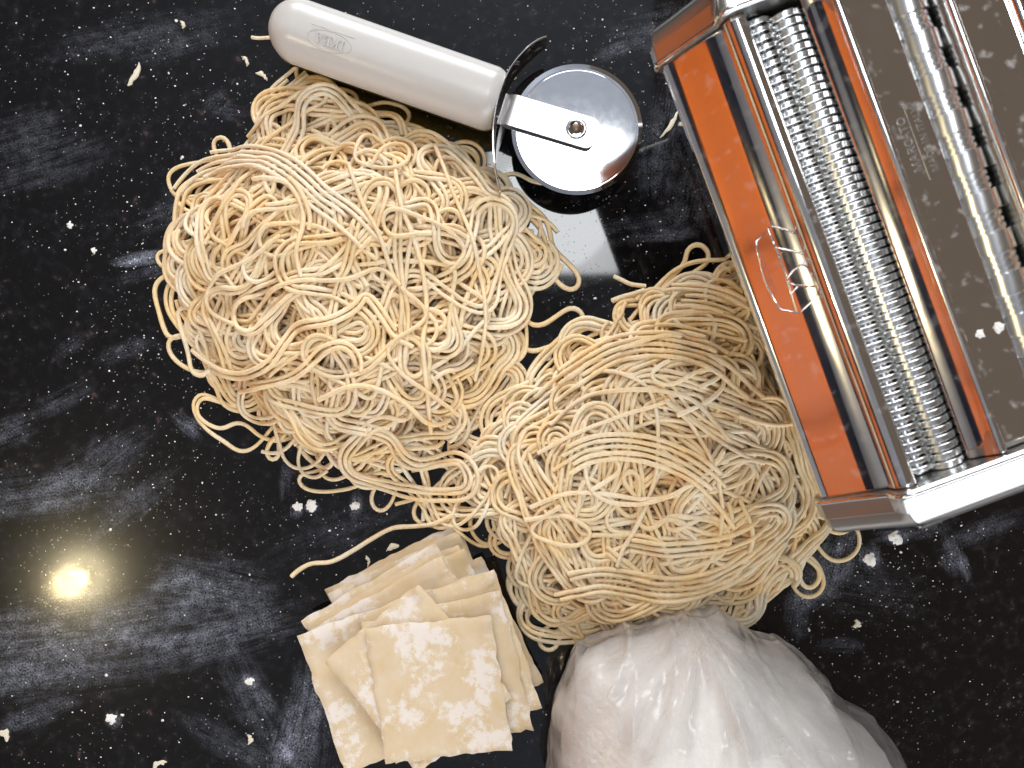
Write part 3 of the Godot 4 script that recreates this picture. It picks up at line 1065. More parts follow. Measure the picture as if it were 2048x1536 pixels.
func fill(f: Field, parent: Node3D, count: int, t0: float, t1: float, dome: float, curly: float, warm: float) -> void:
	var made := 0
	while made < count:
		var t := lerpf(t0, t1, float(made) / count)
		var inset := -0.001 + dome * pow(t, 1.3) + rng.randf_range(-0.008, 0.008)
		var n := rng.randi_range(1, 2) if rng.randf() < 0.62 else rng.randi_range(2, 4)
		n = mini(n, count - made)
		var rmin := 0.0036 + 0.0014 * (n - 1)
		var len := rng.randf_range(0.34, 0.64)
		var g := wander(f, inset, len, curly, rmin)
		var pts: PackedVector2Array = g[0]; var ks: PackedFloat32Array = g[1]; var ph: PackedFloat32Array = g[2]
		var fl := rng.randf_range(0.05, 0.55) if rng.randf() < 0.85 else rng.randf_range(0.6, 0.95)
		for j in n:
			var off := (j - (n - 1) * 0.5) * rng.randf_range(0.0024, 0.0031)
			var q := PackedVector2Array()
			var a := rng.randi_range(0, 24); var b := pts.size() - rng.randi_range(0, 24)
			for i in range(a, b):
				var o := off + 0.0016 * dust.get_noise_2d(i * 1.6, j * 77.0 + made * 13.0)
				var lim := 0.72 / maxf(absf(ks[i]), 1.0)
				if signf(ks[i]) == signf(o): o = signf(o) * minf(absf(o), lim)
				q.append(pts[i] + Vector2(-sin(ph[i]), cos(ph[i])) * o)
			q = smooth2(q, 3)
			strand(q, parent, fl + 0.12 * warm + rng.randf_range(-0.1, 0.1), warm)
			made += 1

func lay(lines: Array, parent: Node3D, floury: float, warm: float, bundle := 1) -> void:
	for c in lines:
		var g := traced(c)
		for j in bundle:
			var off := (j - (bundle - 1) * 0.5) * 0.0030
			var q := PackedVector2Array()
			for i in range(rng.randi_range(0, 16) if bundle > 1 else 0, g.size() - (rng.randi_range(0, 20) if bundle > 1 else 0)):
				var d := (g[mini(i + 1, g.size() - 1)] - g[maxi(i - 1, 0)]).normalized()
				q.append(g[i] + Vector2(-d.y, d.x) * (off + 0.0006 * dust.get_noise_2d(i * 2.0, j * 50.0)))
			strand(smooth2(q, 2), parent, floury, warm)

func polygon(px: Array) -> PackedVector2Array:
	var o := PackedVector2Array()
	for q in px: o.append(flat_at(q[0], q[1], 0.006))
	return o

func build_noodles() -> void:
	dust = noise(0.035, 3, 61)
	for z in range(-2, 3):
		for x in range(-2, 3):
			var d := Vector2(x, z).length() * CELL
			if d < NR: foot.append([z * GX + x, sqrt(NR * NR - d * d) * 0.50])
	var fa := Field.new()
	fa.setup(polygon([[575, 178], [640, 170], [710, 205], [790, 250], [870, 285], [950, 330], [1005, 385], [1085, 402], [1108, 465], [1092, 540], [1060, 610], [1040, 690], [1010, 765], [965, 850], [930, 900], [860, 935], [800, 945], [700, 965], [615, 962], [590, 925], [550, 875], [480, 815], [425, 755], [375, 705], [345, 650], [345, 560],
		[330, 480], [350, 400], [385, 345], [445, 318], [520, 265], [540, 205]]))
	var fb := Field.new()
	fb.setup(polygon([[1240, 600], [1310, 550], [1400, 530], [1480, 528], [1530, 560], [1570, 680], [1610, 790], [1650, 900], [1680, 1000], [1640, 1080], [1600, 1135], [1560, 1190], [1500, 1240], [1400, 1275], [1290, 1262], [1180, 1285], [1110, 1282], [1065, 1235], [1035, 1165], [1005, 1100], [960, 1045], [900, 1040], [845, 1035], [835, 1000], [900, 960], [940, 900], [1000, 830], [1090, 745], [1150, 670]]))
	var core_a := Field.new()      # the heaps are thickest here
	core_a.setup(polygon([[480, 400], [620, 300], [800, 330], [960, 450], [980, 620], [920, 780], [800, 860], [640, 860], [500, 740], [420, 600]]))
	var core_b := Field.new()
	core_b.setup(polygon([[1130, 800], [1300, 660], [1460, 640], [1570, 800], [1600, 980], [1540, 1110], [1380, 1180], [1200, 1170], [1090, 1080], [1070, 930]]))
	var la := base("noodle_heap", "left heap of fresh noodles, tightly curled, below the white cutter handle", "noodles", Vector3(fa.poly[0].x + 0.03, 0, fa.poly[0].y + 0.10), 0.0, "heaps of fresh noodles")
	var lb := base("noodle_heap", "right heap of fresh noodles tucked beside the pasta machine and behind the flour bag", "noodles", Vector3(0.10, 0, 0.05), 0.0, "heaps of fresh noodles")
	# loose loops that stray onto the worktop
	lay([
		[[1040, 420], [1080, 455], [1098, 510], [1110, 556], [1138, 580], [1158, 572], [1156, 548], [1128, 516], [1105, 490], [1092, 440], [1050, 400]],
		[[1000, 560], [1045, 612], [1056, 644], [1082, 650], [1110, 634], [1140, 616], [1162, 624], [1166, 652], [1130, 678], [1075, 702], [1045, 696], [1036, 668], [1050, 610], [1075, 560], [1080, 500]],
		[[930, 790], [985, 745], [1020, 726], [1044, 738], [1040, 768], [1012, 796], [985, 812], [940, 830]],
		[[800, 900], [795, 960], [785, 1002], [765, 1024], [746, 1016], [742, 992], [760, 962], [785, 930]],
		[[560, 800], [490, 822], [430, 798], [400, 788], [384, 808], [392, 836], [418, 864], [446, 884], [476, 902], [502, 898], [530, 872], [552, 848], [600, 840]],
		[[540, 770], [480, 812], [440, 805], [405, 796], [392, 815], [404, 842], [440, 858], [470, 846], [492, 852], [520, 872], [560, 882], [610, 860]],
		[[620, 850], [560, 870], [540, 884], [532, 908], [545, 922], [558, 908], [556, 884], [580, 860]],
		[[420, 540], [360, 540], [322, 556], [308, 578], [316, 622], [330, 668], [348, 676], [400, 660]],
		[[430, 640], [370, 668], [340, 676], [336, 698], [352, 722], [384, 742], [420, 744], [450, 720], [500, 700]],
		[[600, 330], [520, 316], [440, 318], [370, 328], [340, 342], [334, 362], [346, 388], [372, 402], [430, 420]],
		[[480, 350], [462, 318], [458, 288], [442, 272], [426, 282], [430, 304], [450, 330], [500, 370]],
		[[592, 132], [594, 158], [612, 174], [640, 186], [680, 230], [700, 280]],
		[[560, 290], [548, 220], [560, 190], [590, 172], [628, 178], [660, 210], [690, 260]],
		[[650, 300], [690, 250], [640, 180], [652, 168], [674, 180], [696, 204], [730, 212], [770, 204], [810, 214], [820, 236], [796, 256], [750, 270]],
		[[960, 420], [985, 370], [1010, 348], [1036, 346], [1062, 360], [1090, 366], [1110, 362]],
		[[340, 540], [318, 530], [312, 510], [326, 500], [346, 512], [352, 530], [330, 548], [330, 480], [350, 440], [400, 420]],
		[[700, 900], [640, 940], [598, 952], [604, 974], [640, 984], [690, 980], [740, 960], [800, 920]],
	], la, 0.25, 0.4)
	lay([
		[[1300, 600], [1366, 530], [1372, 506], [1384, 490], [1402, 488], [1416, 502], [1414, 524], [1360, 560], [1250, 600]],
		[[1260, 640], [1330, 556], [1380, 526], [1440, 520], [1490, 516], [1520, 560]],
		[[1500, 640], [1450, 560], [1452, 540], [1470, 528], [1500, 530]],
		[[1560, 1000], [1620, 1060], [1640, 1098], [1668, 1122], [1700, 1118], [1720, 1094], [1716, 1060], [1690, 1030], [1640, 960]],
		[[1540, 1080], [1588, 1130], [1586, 1168], [1604, 1192], [1634, 1192], [1650, 1166], [1636, 1128], [1606, 1100], [1560, 1040]],
		[[1570, 1060], [1610, 1110], [1600, 1150], [1612, 1176], [1634, 1170], [1640, 1140], [1612, 1116], [1580, 1090]],
		[[1600, 960], [1640, 1040], [1670, 1066], [1700, 1060], [1712, 1030], [1690, 990]],
		[[1120, 1120], [1050, 1130], [1020, 1150], [1018, 1180], [1040, 1206], [1080, 1210], [1140, 1190]],
		[[1160, 1180], [1090, 1200], [1056, 1230], [1062, 1262], [1094, 1272], [1140, 1250]],
		[[1180, 1200], [1120, 1240], [1080, 1268], [1084, 1296], [1104, 1302], [1118, 1286], [1130, 1250], [1180, 1230]],
		[[1000, 940], [920, 960], [850, 990], [826, 1020], [834, 1044], [870, 1052], [920, 1040], [980, 1000]],
		[[1010, 960], [930, 1000], [866, 1000], [848, 1018], [860, 1040], [900, 1036], [960, 1010], [1040, 980]],
		[[1060, 880], [960, 930], [900, 956], [892, 976], [910, 990], [960, 980], [978, 958], [950, 942], [900, 950], [850, 990], [790, 1010]],
		[[940, 1000], [1000, 1050], [980, 1090], [950, 1076], [940, 1040], [960, 1010]],
		[[860, 1010], [920, 1066], [960, 1092], [1010, 1080], [1060, 1040]],
		[[940, 880], [930, 940], [955, 980], [1000, 990], [1040, 960]],
		[[1180, 760], [1100, 740], [1050, 790], [1010, 830], [980, 870], [950, 930], [930, 960]],
		[[1300, 640], [1210, 660], [1140, 700], [1090, 760], [1030, 820], [985, 880], [960, 940]],
	], lb, 0.2, 0.9)
	fill(fa, la, 84, 0.0, 0.3, 0.014, 0.75, 0.6)
	fill(fb, lb, 88, 0.0, 0.3, 0.014, 0.45, 1.0)
	fill(core_a, la, 34, 0.0, 0.35, 0.010, 0.7, 0.6)
	fill(core_b, lb, 34, 0.0, 0.35, 0.010, 0.4, 1.0)
	fill(fa, la, 104, 0.0, 0.85, 0.034, 0.72, 0.4)
	fill(fb, lb, 86, 0.0, 0.85, 0.034, 0.42, 0.9)
	fill(core_a, la, 22, 0.2, 1.0, 0.020, 0.75, 0.3)
	fill(core_b, lb, 22, 0.2, 1.0, 0.020, 0.35, 0.7)
	# long strands across the top
	lay([[[345, 410], [372, 362], [430, 326], [520, 318], [585, 345], [640, 395], [700, 440], [770, 510]]], la, 0.85, 0.0, 5)
	lay([[[470, 370], [530, 350], [590, 372], [620, 440], [600, 520], [640, 610]]], la, 0.5, 0.2, 2)
	lay([[[372, 700], [420, 735], [478, 752], [530, 735], [565, 690], [600, 655], [660, 640], [715, 610], [745, 598], [765, 630], [790, 668], [830, 690]]], la, 0.4, 0.1, 2)
	lay([[[475, 780], [550, 765], [610, 740], [650, 705], [690, 690], [720, 730], [700, 770]]], la, 0.3, 0.1, 2)
	lay([[[790, 320], [800, 400], [832, 490], [852, 590], [846, 690], [856, 790], [862, 866]], [[870, 290], [905, 380], [942, 470], [962, 560], [972, 650], [950, 760]], [[700, 330], [722, 400], [760, 470], [790, 560], [850, 620], [842, 650], [790, 680], [776, 705], [800, 745], [866, 790], [920, 830]]], la, 0.45, 0.2)
	lay([[[742, 330], [772, 300], [812, 296], [822, 318], [790, 336], [720, 330], [714, 300], [740, 276], [770, 290]], [[830, 470], [782, 470], [765, 440], [790, 420], [880, 450], [930, 500], [900, 540]], [[500, 640], [540, 590], [600, 560], [690, 560], [760, 540], [800, 570]], [[560, 470], [500, 520], [430, 560], [420, 620], [470, 650]], [[640, 800], [720, 770], [800, 800], [860, 850], [900, 840]]], la, 0.35, 0.1)
	lay([[[1158, 746], [1230, 744], [1288, 768], [1310, 806], [1312, 880], [1302, 980], [1272, 1050], [1244, 1100], [1232, 1130]], [[1075, 905], [1150, 868], [1240, 832], [1300, 815], [1340, 800]], [[1330, 800], [1382, 855], [1422, 920], [1438, 990], [1440, 1060], [1420, 1120]], [[1350, 640], [1420, 700], [1446, 760], [1420, 800], [1350, 830]], [[1060, 1010], [1130, 988], [1200, 986], [1290, 1000], [1360, 990]], [[1050, 1040], [1130, 1030], [1180, 1060], [1150, 1090], [1090, 1080], [1060, 1050], [1120, 1010]]], lb, 0.6, 0.3)
	lay([[[1480, 830], [1540, 850], [1590, 840]], [[1180, 980], [1240, 940], [1200, 900], [1170, 930], [1190, 990], [1280, 1010], [1400, 960], [1440, 900]], [[1340, 720], [1300, 750], [1340, 770], [1400, 740], [1440, 748], [1400, 775]], [[1100, 850], [1180, 790], [1290, 780], [1380, 800], [1460, 880]], [[1480, 1000], [1500, 1080], [1460, 1160], [1380, 1200]]], lb, 0.5, 0.5)
	lay([[[1060, 820], [1130, 760], [1230, 700], [1340, 690], [1440, 720], [1530, 800]], [[1090, 1180], [1200, 1160], [1330, 1180], [1450, 1150], [1560, 1070]], [[1080, 960], [1180, 900], [1300, 900], [1420, 960], [1500, 1060]], [[1260, 610], [1350, 590], [1440, 600], [1520, 650]]], lb, 0.35, 0.8, 5)
	lay([[[1130, 1100], [1240, 1090], [1360, 1100], [1480, 1070], [1560, 1010]], [[1230, 690], [1330, 660], [1420, 680], [1500, 700]]], lb, 0.3, 0.7, 3)
	# single strands that lie apart
	var lone := base("stray_noodle", "long single noodle lying alone on the worktop left of the dough sheets", "noodle", at(700, 1105, 0.0))
	strand(traced([[905, 1030], [868, 1046], [830, 1053], [785, 1057], [742, 1079], [702, 1104], [662, 1124], [622, 1128], [598, 1140], [582, 1154]]), lone, 0.5, 0.2)
	var stub := base("stray_noodle", "short straight noodle end sticking out left of the white cutter handle", "noodle", at(520, 74, 0.0))
	strand(traced([[502, 73], [515, 75], [535, 74], [560, 74]]), stub, 0.8, 0.0, "noodle", 0.75)
	var bit := base("stray_noodle", "short floury noodle piece at the upper left edge of the right heap", "noodle", at(1255, 563, 0.0))
	strand(traced([[1228, 552], [1245, 560], [1262, 568], [1292, 572]]), bit, 0.8, 0.3, "noodle", 1.15)
	bit = base("stray_noodle", "blunt noodle end poking out below the floury piece at the right heap", "noodle", at(1240, 598, 0.0))
	strand(traced([[1224, 602], [1245, 594], [1268, 588], [1290, 580]]), bit, 0.7, 0.5, "noodle", 1.2)

# ------------------------------------------------------------------ dough sheets
func build_sheets() -> void:
	var W := 1024
	var n1 := noise(0.0045, 5, 71); var n2 := noise(0.03, 4, 72); var n3 := noise(0.011, 4, 73); var n4 := noise(0.16, 3, 79)
	var rgb := PackedByteArray(); rgb.resize(W * W * 3)
	for z in W:
		for x in W:
			var a := n1.get_noise_2d(x, z) + 0.45 * n2.get_noise_2d(x, z) + 0.35 * n3.get_noise_2d(x, z)
			var f := clampf(smoothstep(-0.05, 0.62, a + 0.30 * n4.get_noise_2d(x, z)) * 1.05 + 0.24 + 0.25 * n3.get_noise_2d(z, x), 0.0, 1.0)
			var c := Color(0.64, 0.48, 0.27).lerp(Color(0.78, 0.715, 0.65), f).linear_to_srgb()
			var i := (z * W + x) * 3
			rgb[i] = int(c.r * 255); rgb[i + 1] = int(c.g * 255); rgb[i + 2] = int(c.b * 255)
	var tex := ImageTexture.create_from_image(Image.create_from_data(W, W, false, Image.FORMAT_RGB8, rgb))
	var dm := mat(Color.WHITE, 0.85)
	dm.albedo_texture = tex
	dm.metallic_specular = 0.25
	dm.vertex_color_use_as_albedo = true
	dm.heightmap_enabled = true
	dm.heightmap_texture = noise_tex(0.03, 0.0, 1.0, 256, 74, 5)
	dm.heightmap_scale = 0.02
	M.dough = dm
	# upper left corner, upper right corner (photo pixels), length of the sides, tone, label; from the bottom of the stack up
	var list := [
		[[652, 1178], [911, 1046], 285, 0.90, "bottom dough sheet of the stack, its long rim highest in the picture beside the noodles"],
		[[656, 1186], [916, 1062], 280, 0.92, "dough sheet second from the bottom of the stack, a thin rim above the lowest"],
		[[706, 1240], [963, 1112], 280, 0.88, "deep yellow dough sheet whose corner sticks out to the right under the stack"],
		[[662, 1206], [918, 1086], 280, 0.92, "dough sheet with a small stepped corner between the rims at the back of the stack"],
		[[668, 1214], [928, 1098], 275, 0.94, "dough sheet with the lower of two stepped corners at the back of the stack"],
		[[606, 1240], [871, 1085], 290, 1.0, "dough sheet with a floury upturned right tip at the back of the stack"],
		[[616, 1250], [876, 1100], 285, 0.96, "dough sheet seen as a narrow band under the pale one in the stack"],
		[[630, 1254], [883, 1111], 290, 1.04, "pale dough sheet with a broad bare band behind the pointed floury one"],
		[[676, 1270], [938, 1150], 280, 0.94, "dough sheet seen as a sliver left of the big right hand sheet"],
		[[596, 1270], [868, 1176], 290, 1.05, "dough sheet with a thickly floured left corner jutting over the worktop"],
		[[716, 1232], [988, 1138], 290, 0.97, "plain dough sheet sticking out to the right towards the noodles"],
		[[724, 1247], [1000, 1180], 285, 0.95, "dough sheet just under the pointed one, its right edge showing"],
		[[650, 1322], [838, 1166], 292, 1.06, "floury dough sheet turned like a diamond under the top sheet"],
		[[729, 1256], [981, 1230], 272, 1.02, "top dough sheet of the stack, patched with white flour"],
	]
	for k in list.size():
		var it: Array = list[k]
		var y := 0.0010 + k * 0.00155
		var tl := at(it[0][0], it[0][1], y + 0.0006); var tr := at(it[1][0], it[1][1], y + 0.0006)
		var ex := tr - tl
		var wid := ex.length()
		ex = ex.normalized()
		var ez := Vector3(-ex.z, 0, ex.x)
		var dep: float = float(it[2]) * TAN * (EYE - y)
		if k == 13: ez = (ez + ex * 0.06).normalized()
		var c := tl + ex * wid * 0.5 + ez * dep * 0.5
		var n := 22
		var P := PackedVector3Array(); var UV := PackedVector2Array(); var C := PackedColorArray()
		var uo := Vector2(rng.randf_range(0.31, 0.69), rng.randf_range(0.31, 0.69))
		var ua := rng.randf() * TAU
		var wob := noise(26.0, 3, 80 + k)
		# a sheet is one closed surface: the grid of its top, folded over the rim to its underside
		var place := func(u: float, v: float, dy: float) -> Vector3:
			var q := c + ex * (u - 0.5) * wid + ez * (v - 0.5) * dep
			var edge := maxf(absf(u - 0.5), absf(v - 0.5)) * 2.0
			var rag := 0.0014 * wob.get_noise_2d(q.x * 2.5, q.z * 2.5) + 0.0006 * wob.get_noise_2d(q.x * 9.0, q.z * 9.0)
			var outw := (ex * (u - 0.5) + ez * (v - 0.5)).normalized()
			q += outw * rag * smoothstep(0.7, 1.0, edge)
			var lift := 0.00040 * wob.get_noise_2d(q.x * 1.1 + 5.0, q.z * 1.1)
			var corner := minf(absf(u - 0.5), absf(v - 0.5)) * 2.0
			lift += 0.0024 * smoothstep(0.72, 1.0, corner) * (0.5 + wob.get_noise_2d(u * 2.0 + k, v * 2.0))
			lift += 0.0004 * smoothstep(0.9, 1.0, edge) * wob.get_noise_2d(u + 9.0, v + k)
			q.y = y + dy + lift
			return q - Vector3(c.x, 0, c.z)
		for j in n + 3:
			for i in n + 3:
				var u := clampf((i - 1) / float(n), 0, 1); var v := clampf((j - 1) / float(n), 0, 1)
				var rim: bool = i == 0 or j == 0 or i == n + 2 or j == n + 2
				P.append(place.call(u, v, 0.0 if rim else (0.00105 if (i == 1 or j == 1 or i == n + 1 or j == n + 1) else 0.0012)))
				var q := Vector2(u - 0.5, v - 0.5).rotated(ua) * 0.42
				UV.append(q + uo)
				C.append(Color(it[3], it[3] * (0.985 if it[3] < 1 else 1.0), it[3] * (0.95 if it[3] < 1 else 1.03)))
		for gz in range(GZ / 2, GZ):
			for gx in range(GX / 4, GX * 2 / 3):
				var q := Vector3((gx - GX * 0.5) * CELL, 0, (gz - GZ * 0.5) * CELL) - c
				if absf(q.dot(ex)) < wid * 0.5 and absf(q.dot(ez)) < dep * 0.5: hmap[gz * GX + gx] = maxf(hmap[gz * GX + gx], y + 0.0016)
		var label: String = it[4]
		var o := put("dough_sheet", grid_mesh(P, n + 3, n + 3, false, UV, C), dm)
		o.position = Vector3(c.x, 0, c.z)
		tag(o, label, "dough sheet", "stacked squares of dough")

# ------------------------------------------------------------------ bag of flour
func build_bag() -> void:
	var c := flat_at(1420, 1560, 0.0)
	var t := base("flour_bag", "open clear plastic bag of white flour, crumpled and lying at the lower edge", "bag of flour", Vector3(c.x, 0, c.y))
	# outline where the bag bulges widest, at about 3 cm
	var px := [[1106, 1540], [1112, 1470], [1122, 1400], [1136, 1345], [1160, 1305], [1215, 1283], [1290, 1266], [1350, 1243], [1400, 1231], [1440, 1233], [1475, 1250], [1505, 1272], [1550, 1285], [1600, 1305], [1640, 1340], [1672, 1384], [1700, 1415], [1745, 1440], [1772, 1478], [1800, 1520], [1850, 1600], [1820, 1760], [1600, 1850], [1300, 1850], [1130, 1750], [1090, 1620]]
	var ang := []; var rad := []
	for q in px:
		var p := flat_at(q[0], q[1], 0.034) - c
		ang.append(p.angle()); rad.append(p.length())
	var radius := func(a: float) -> float:
		var best := 0.1
		for i in ang.size():
			var j := (i + 1) % ang.size()
			var d := fposmod(ang[j] - ang[i], TAU); var e := fposmod(a - ang[i], TAU)
			if d < PI and e <= d:
				best = lerpf(rad[i], rad[j], e / maxf(d, 1e-5))
		return best
	var apex := flat_at(1395, 1225, 0.04) - c
	var big := noise(14.0, 3, 91); var fine := noise(60.0, 3, 92); var fan := noise(1.0, 2, 93)
	# heights along a line from the base to the middle: [share of radius, height]
	var prof := [[0.90, 0.0004], [0.955, 0.006], [0.99, 0.018], [1.0, 0.032], [0.965, 0.046], [0.90, 0.058], [0.80, 0.068], [0.66, 0.077], [0.50, 0.083], [0.34, 0.087], [0.17, 0.089], [0.02, 0.090]]
	var level := func(s: float) -> Vector2:
		var f := clampf(s, 0, 0.9999) * (prof.size() - 1)
		var i := int(f)
		return Vector2(prof[i][0], prof[i][1]).lerp(Vector2(prof[i + 1][0], prof[i + 1][1]), f - i)
	var creases := []
	for q in [[1398, 1262, 1462, 1440], [1462, 1440, 1476, 1500], [1470, 1262, 1560, 1420], [1540, 1340, 1650, 1500], [1330, 1275, 1210, 1420], [1285, 1330, 1250, 1536], [1380, 1270, 1340, 1420], [1180, 1330, 1160, 1460], [1600, 1330, 1690, 1420], [1672, 1400, 1700, 1536], [1500, 1420, 1620, 1536], [1425, 1250, 1520, 1300]]:
		creases.append([flat_at(q[0], q[1], 0.07) - c, flat_at(q[2], q[3], 0.07) - c])
	var surface := func(nu: int, nv: int, shrink: float, folds: float) -> Array:
		var P := PackedVector3Array(); var C := PackedColorArray()
		for j in nv:
			for i in nu:
				var a := TAU * i / nu - PI
				var l: Vector2 = level.call(float(j) / (nv - 1))
				var r: float = radius.call(a) - shrink
				var p := Vector3(cos(a) * r * l.x, maxf(0.0, l.y * (1.0 - shrink * 6.0)), sin(a) * r * l.x)
				var lump := 0.0045 * big.get_noise_3d(p.x, p.y, p.z)
				var w := Vector2(p.x, p.z) - apex
				var dist := w.length()
				var phi := w.angle()
				var env := smoothstep(0.0, 0.03, dist) * smoothstep(0.16, 0.05, dist) * smoothstep(0.2, 0.45, float(j) / (nv - 1))
				var pleat := absf(fan.get_noise_2d(phi * 1.6, dist * 5.0)) * 1.7
				var d := lump + folds * (0.0030 * env * (0.55 - pleat) + 0.0006 * absf(fine.get_noise_3d(p.x, p.y * 0.7, p.z)) + 0.0018 * absf(big.get_noise_3d(p.z * 2.4, p.y * 2.0, p.x * 2.4)))
				if folds > 0.0:
					var pp := Vector2(p.x, p.z)
					for q in creases:
						var cl := Geometry2D.get_closest_point_to_segment(pp, q[0], q[1])
						var dd := pp.distance_to(cl)
						if dd < 0.008:
							var sd := signf((pp - cl).dot((q[1] - q[0]).orthogonal()))
							d += 0.0019 * exp(-dd * dd / 0.000006) * (1.0 if sd > 0.0 else 0.55) - 0.0007 * exp(-(dd - 0.004) * (dd - 0.004) / 0.000008) * maxf(-sd, 0.0)
				if folds == 0.0: d += 0.0008 * fine.get_noise_3d(p.x * 1.6, p.y * 1.6, p.z * 1.6)
				var nrm := Vector3(cos(a), 0.25 + 2.0 * smoothstep(0.3, 0.7, float(j) / (nv - 1)), sin(a)).normalized()
				p += nrm * d * smoothstep(0.0, 0.15, float(j) / (nv - 1))
				P.append(p)
				# where the film clings to the flour it is nearly clear, elsewhere it lies in milky folds
				var cling := smoothstep(0.17, 0.05, absf(angle_difference(phi, 1.68))) * smoothstep(0.016, 0.035, dist)
				cling = maxf(cling, smoothstep(0.15, 0.40, big.get_noise_3d(p.x * 1.2 + 3.0, 0.5, p.z * 1.2)) * 0.7)
				var milky := clampf(0.38 + 0.30 * fan.get_noise_2d(phi * 5.0, dist * 14.0) - 0.48 * cling, 0.10, 0.85)
				milky = clampf(milky + 0.40 * smoothstep(0.42, 0.15, float(j) / (nv - 1)), 0.1, 0.9)
				C.append(Color(0.57, 0.545, 0.525, milky))
		return [P, C]
	var fm := mat(lin(0.84, 0.825, 0.80), 0.95)
	fm.metallic_specular = 0.15
	fm.heightmap_enabled = true
	fm.heightmap_texture = noise_tex(0.06, 0, 1, 256, 95, 5)
	fm.heightmap_scale = 0.05
	fm.uv1_triplanar = true
	fm.uv1_scale = Vector3(18, 18, 18)
	var g: Array = surface.call(90, 40, 0.0055, 0.0)
	put("flour", fix_out(grid_mesh(g[0], 90, 40, true), Vector3(0, 0.03, 0)), fm, t)
	var film := mat(Color.WHITE, 0.30)
	film.vertex_color_use_as_albedo = true
	film.transparency = BaseMaterial3D.TRANSPARENCY_ALPHA
	film.clearcoat_enabled = true
	film.clearcoat = 0.9
	film.clearcoat_roughness = 0.05
	M.film = film
	g = surface.call(420, 170, 0.0, 1.0)
	put("plastic_film", fix_out(grid_mesh(g[0], 420, 170, true, PackedVector2Array(), g[1]), Vector3(0, 0.03, 0)), film, t)

# ------------------------------------------------------------------ crumbs, clumps and dust
func lump_mesh(r: float, flat: float, sd: int, seg := 10) -> ArrayMesh:
	var nz := noise(0.9, 2, sd)
	var P := PackedVector3Array()
	for j in 6:
		for i in seg:
			var a := TAU * i / seg; var e := PI / 2 * j / 5.0
			var d := Vector3(cos(a) * cos(e), sin(e), sin(a) * cos(e))
			var k := 1.0 + 0.85 * nz.get_noise_3d(d.x * 1.5, d.y * 1.5, d.z * 1.5)
			P.append(Vector3(d.x * r * k, d.y * r * flat * k, d.z * r * k))
	return fix_out(grid_mesh(P, seg, 6, true), Vector3(0, -r * 0.1, 0))

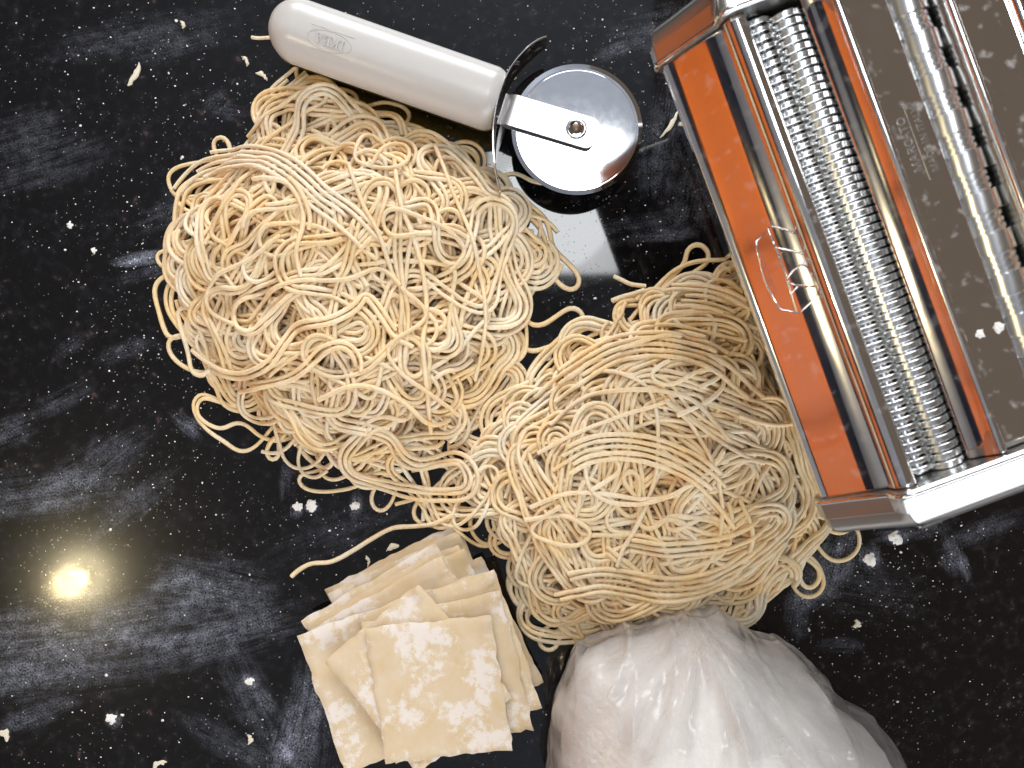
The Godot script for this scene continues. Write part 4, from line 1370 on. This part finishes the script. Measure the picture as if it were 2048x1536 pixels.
func build_crumbs() -> void:
	var clumps := [
		[596, 1014, 9, "flour clump left of a pair above the dough sheets"], [623, 1011, 11, "round flour clump right of a pair above the dough sheets"], [710, 1012, 9, "flour clump near the lone noodle above the dough sheets"],
		[1740, 1118, 12, "flour clump below the chrome machine corner, lower one"], [1790, 1076, 12, "flour clump touching the lower edge of the pasta machine"], [224, 1437, 10, "flour clump alone in the lower left corner area"],
		[500, 1362, 8, "flour clump left of the dough stack corner"], [1096, 716, 7, "flour crumbs between the two noodle heaps"], [140, 450, 6, "flour clump far left level with the wheel"],
		[188, 502, 6, "flour clump far left below the other one"],
	]
	for k in clumps.size():
		var q: Array = clumps[k]
		var o := put("flour_clump", lump_mesh(float(q[2]) * TAN * EYE, 0.38, 100 + k, 18), M.flour)
		o.position = at(q[0], q[1], -0.0002)
		o.rotation.y = k * 1.3
		tag(o, q[3], "flour clump", "clumps of flour on the worktop")
	# thin scraps of dough
	var sm := mat(lin(0.72, 0.66, 0.52), 0.85)
	var scraps := [
		[270, 150, 26, 7, 118, "dough scrap, long thin sliver at the upper left"], [492, 122, 11, 6, 60, "dough scrap, small oval chip left of the cutter handle"], [525, 152, 14, 6, 35, "dough scrap with a tail just below the handle end"],
		[366, 50, 8, 4, 70, "dough scrap, tiny chip near the top edge left of the handle"], [8, 1470, 14, 10, 40, "dough scrap cut by the lower left edge of the picture"], [1713, 1247, 9, 7, 100, "yellow dough scrap right of the flour bag"],
		[1340, 250, 34, 5, 125, "dough scrap, pale curved strip left of the pasta machine"], [736, 1122, 12, 4, 80, "dough scrap standing beside the lone noodle"], [785, 1094, 14, 7, -20, "ragged dough scrap at the back edge of the stack"],
		[318, 1528, 16, 7, -30, "dough scrap at the lower edge left of the stack"], [500, 1478, 10, 6, 80, "dough scrap in the smears left of the stack"], [1028, 152, 8, 5, 60, "dough scrap between handle and finger guard"],
	]
	for k in scraps.size():
		var q: Array = scraps[k]
		var n := 9
		var P := PackedVector3Array()
		var nz := noise(0.7, 2, 140 + k)
		var ln := float(q[2]) * TAN * EYE; var wd := float(q[3]) * TAN * EYE
		for r in 4:
			for i in n:
				var u := float(i) / (n - 1) * 2.0 - 1.0
				var half := wd * sqrt(maxf(0.02, 1.0 - u * u)) * (0.75 + 0.6 * nz.get_noise_2d(i * 1.3, 3))
				var bend := wd * 0.9 * (u * u - 0.4) + wd * 0.5 * nz.get_noise_1d(i * 1.1)
				var side := [-1.0, -0.85, 0.85, 1.0][r] as float
				var y := 0.0 if (r == 0 or r == 3) else 0.0007 + 0.0006 * absf(nz.get_noise_2d(i * 2.0, r * 9.0))
				P.append(Vector3(u * ln, y, side * half + bend))
		var o := put("dough_scrap", grid_mesh(P, n, 4, false), sm)
		o.position = at(q[0], q[1], 0.0003)
		o.rotation.y = -deg_to_rad(float(q[4]))
		tag(o, q[5], "dough scrap", "scraps of dough on the worktop")
	# grains of flour, too many to count
	var mm := MultiMesh.new()
	mm.transform_format = MultiMesh.TRANSFORM_3D
	mm.mesh = lump_mesh(1.0, 0.6, 7, 6)
	var spots := []
	var dens := noise(9.0, 3, 151)
	var thick := [[1760, 1130, 110, 0.5], [1700, 1260, 120, 0.3], [1900, 1090, 90, 0.4], [250, 520, 150, 0.25], [300, 760, 190, 0.3], [300, 230, 260, 0.25], [640, 1040, 110, 0.25], [140, 1450, 220, 0.15], [1180, 150, 160, 0.2], [1290, 470, 90, 0.2], [420, 950, 130, 0.2], [1640, 1250, 80, 0.3]]
	for k in 30000:
		var x := rng.randf() * 2140 - 46; var z := rng.randf() * 1620 - 42
		var p := 0.014 + 0.12 * maxf(dens.get_noise_2d(x * 0.012, z * 0.012), 0.0)
		for q in thick:
			var d := Vector2(x - q[0], z - q[1]).length() / float(q[2])
			if d < 1.6: p += float(q[3]) * exp(-d * d * 1.6)
		if rng.randf() < p: spots.append(at(x, z, 0.0))
	mm.instance_count = spots.size()
	for i in spots.size():
		var big := rng.randf()
		var r := 0.00010 + 0.00027 * big * big * big + (0.0004 if rng.randf() < 0.015 else 0.0)
		mm.set_instance_transform(i, Transform3D(Basis.from_euler(Vector3(0, rng.randf() * TAU, 0)).scaled(Vector3(r * rng.randf_range(0.7, 1.5), r, r)), spots[i]))
	var gr := MultiMeshInstance3D.new()
	gr.name = "flour_grains"
	gr.multimesh = mm
	gr.material_override = M.flour
	add_child(gr)
	tag(gr, "fine white grains of flour sprinkled over the black worktop", "flour", "", "stuff")
	# flour left on the top of the machine
	for k in 2:
		var q: Array = [[1998, 655, 10, "biggest flour spot on the machine plate, next to the broad cutting roller"], [1960, 668, 8, "smaller flour spot on the machine plate, left of the biggest"]][k]
		var o := put("flour_spot", lump_mesh(float(q[2]) * TAN * 0.27, 0.4, 170 + k, 12), M.flour)
		o.position = at(q[0], q[1], 0.1403)
		tag(o, q[3], "flour spot", "spots of flour on the machine")
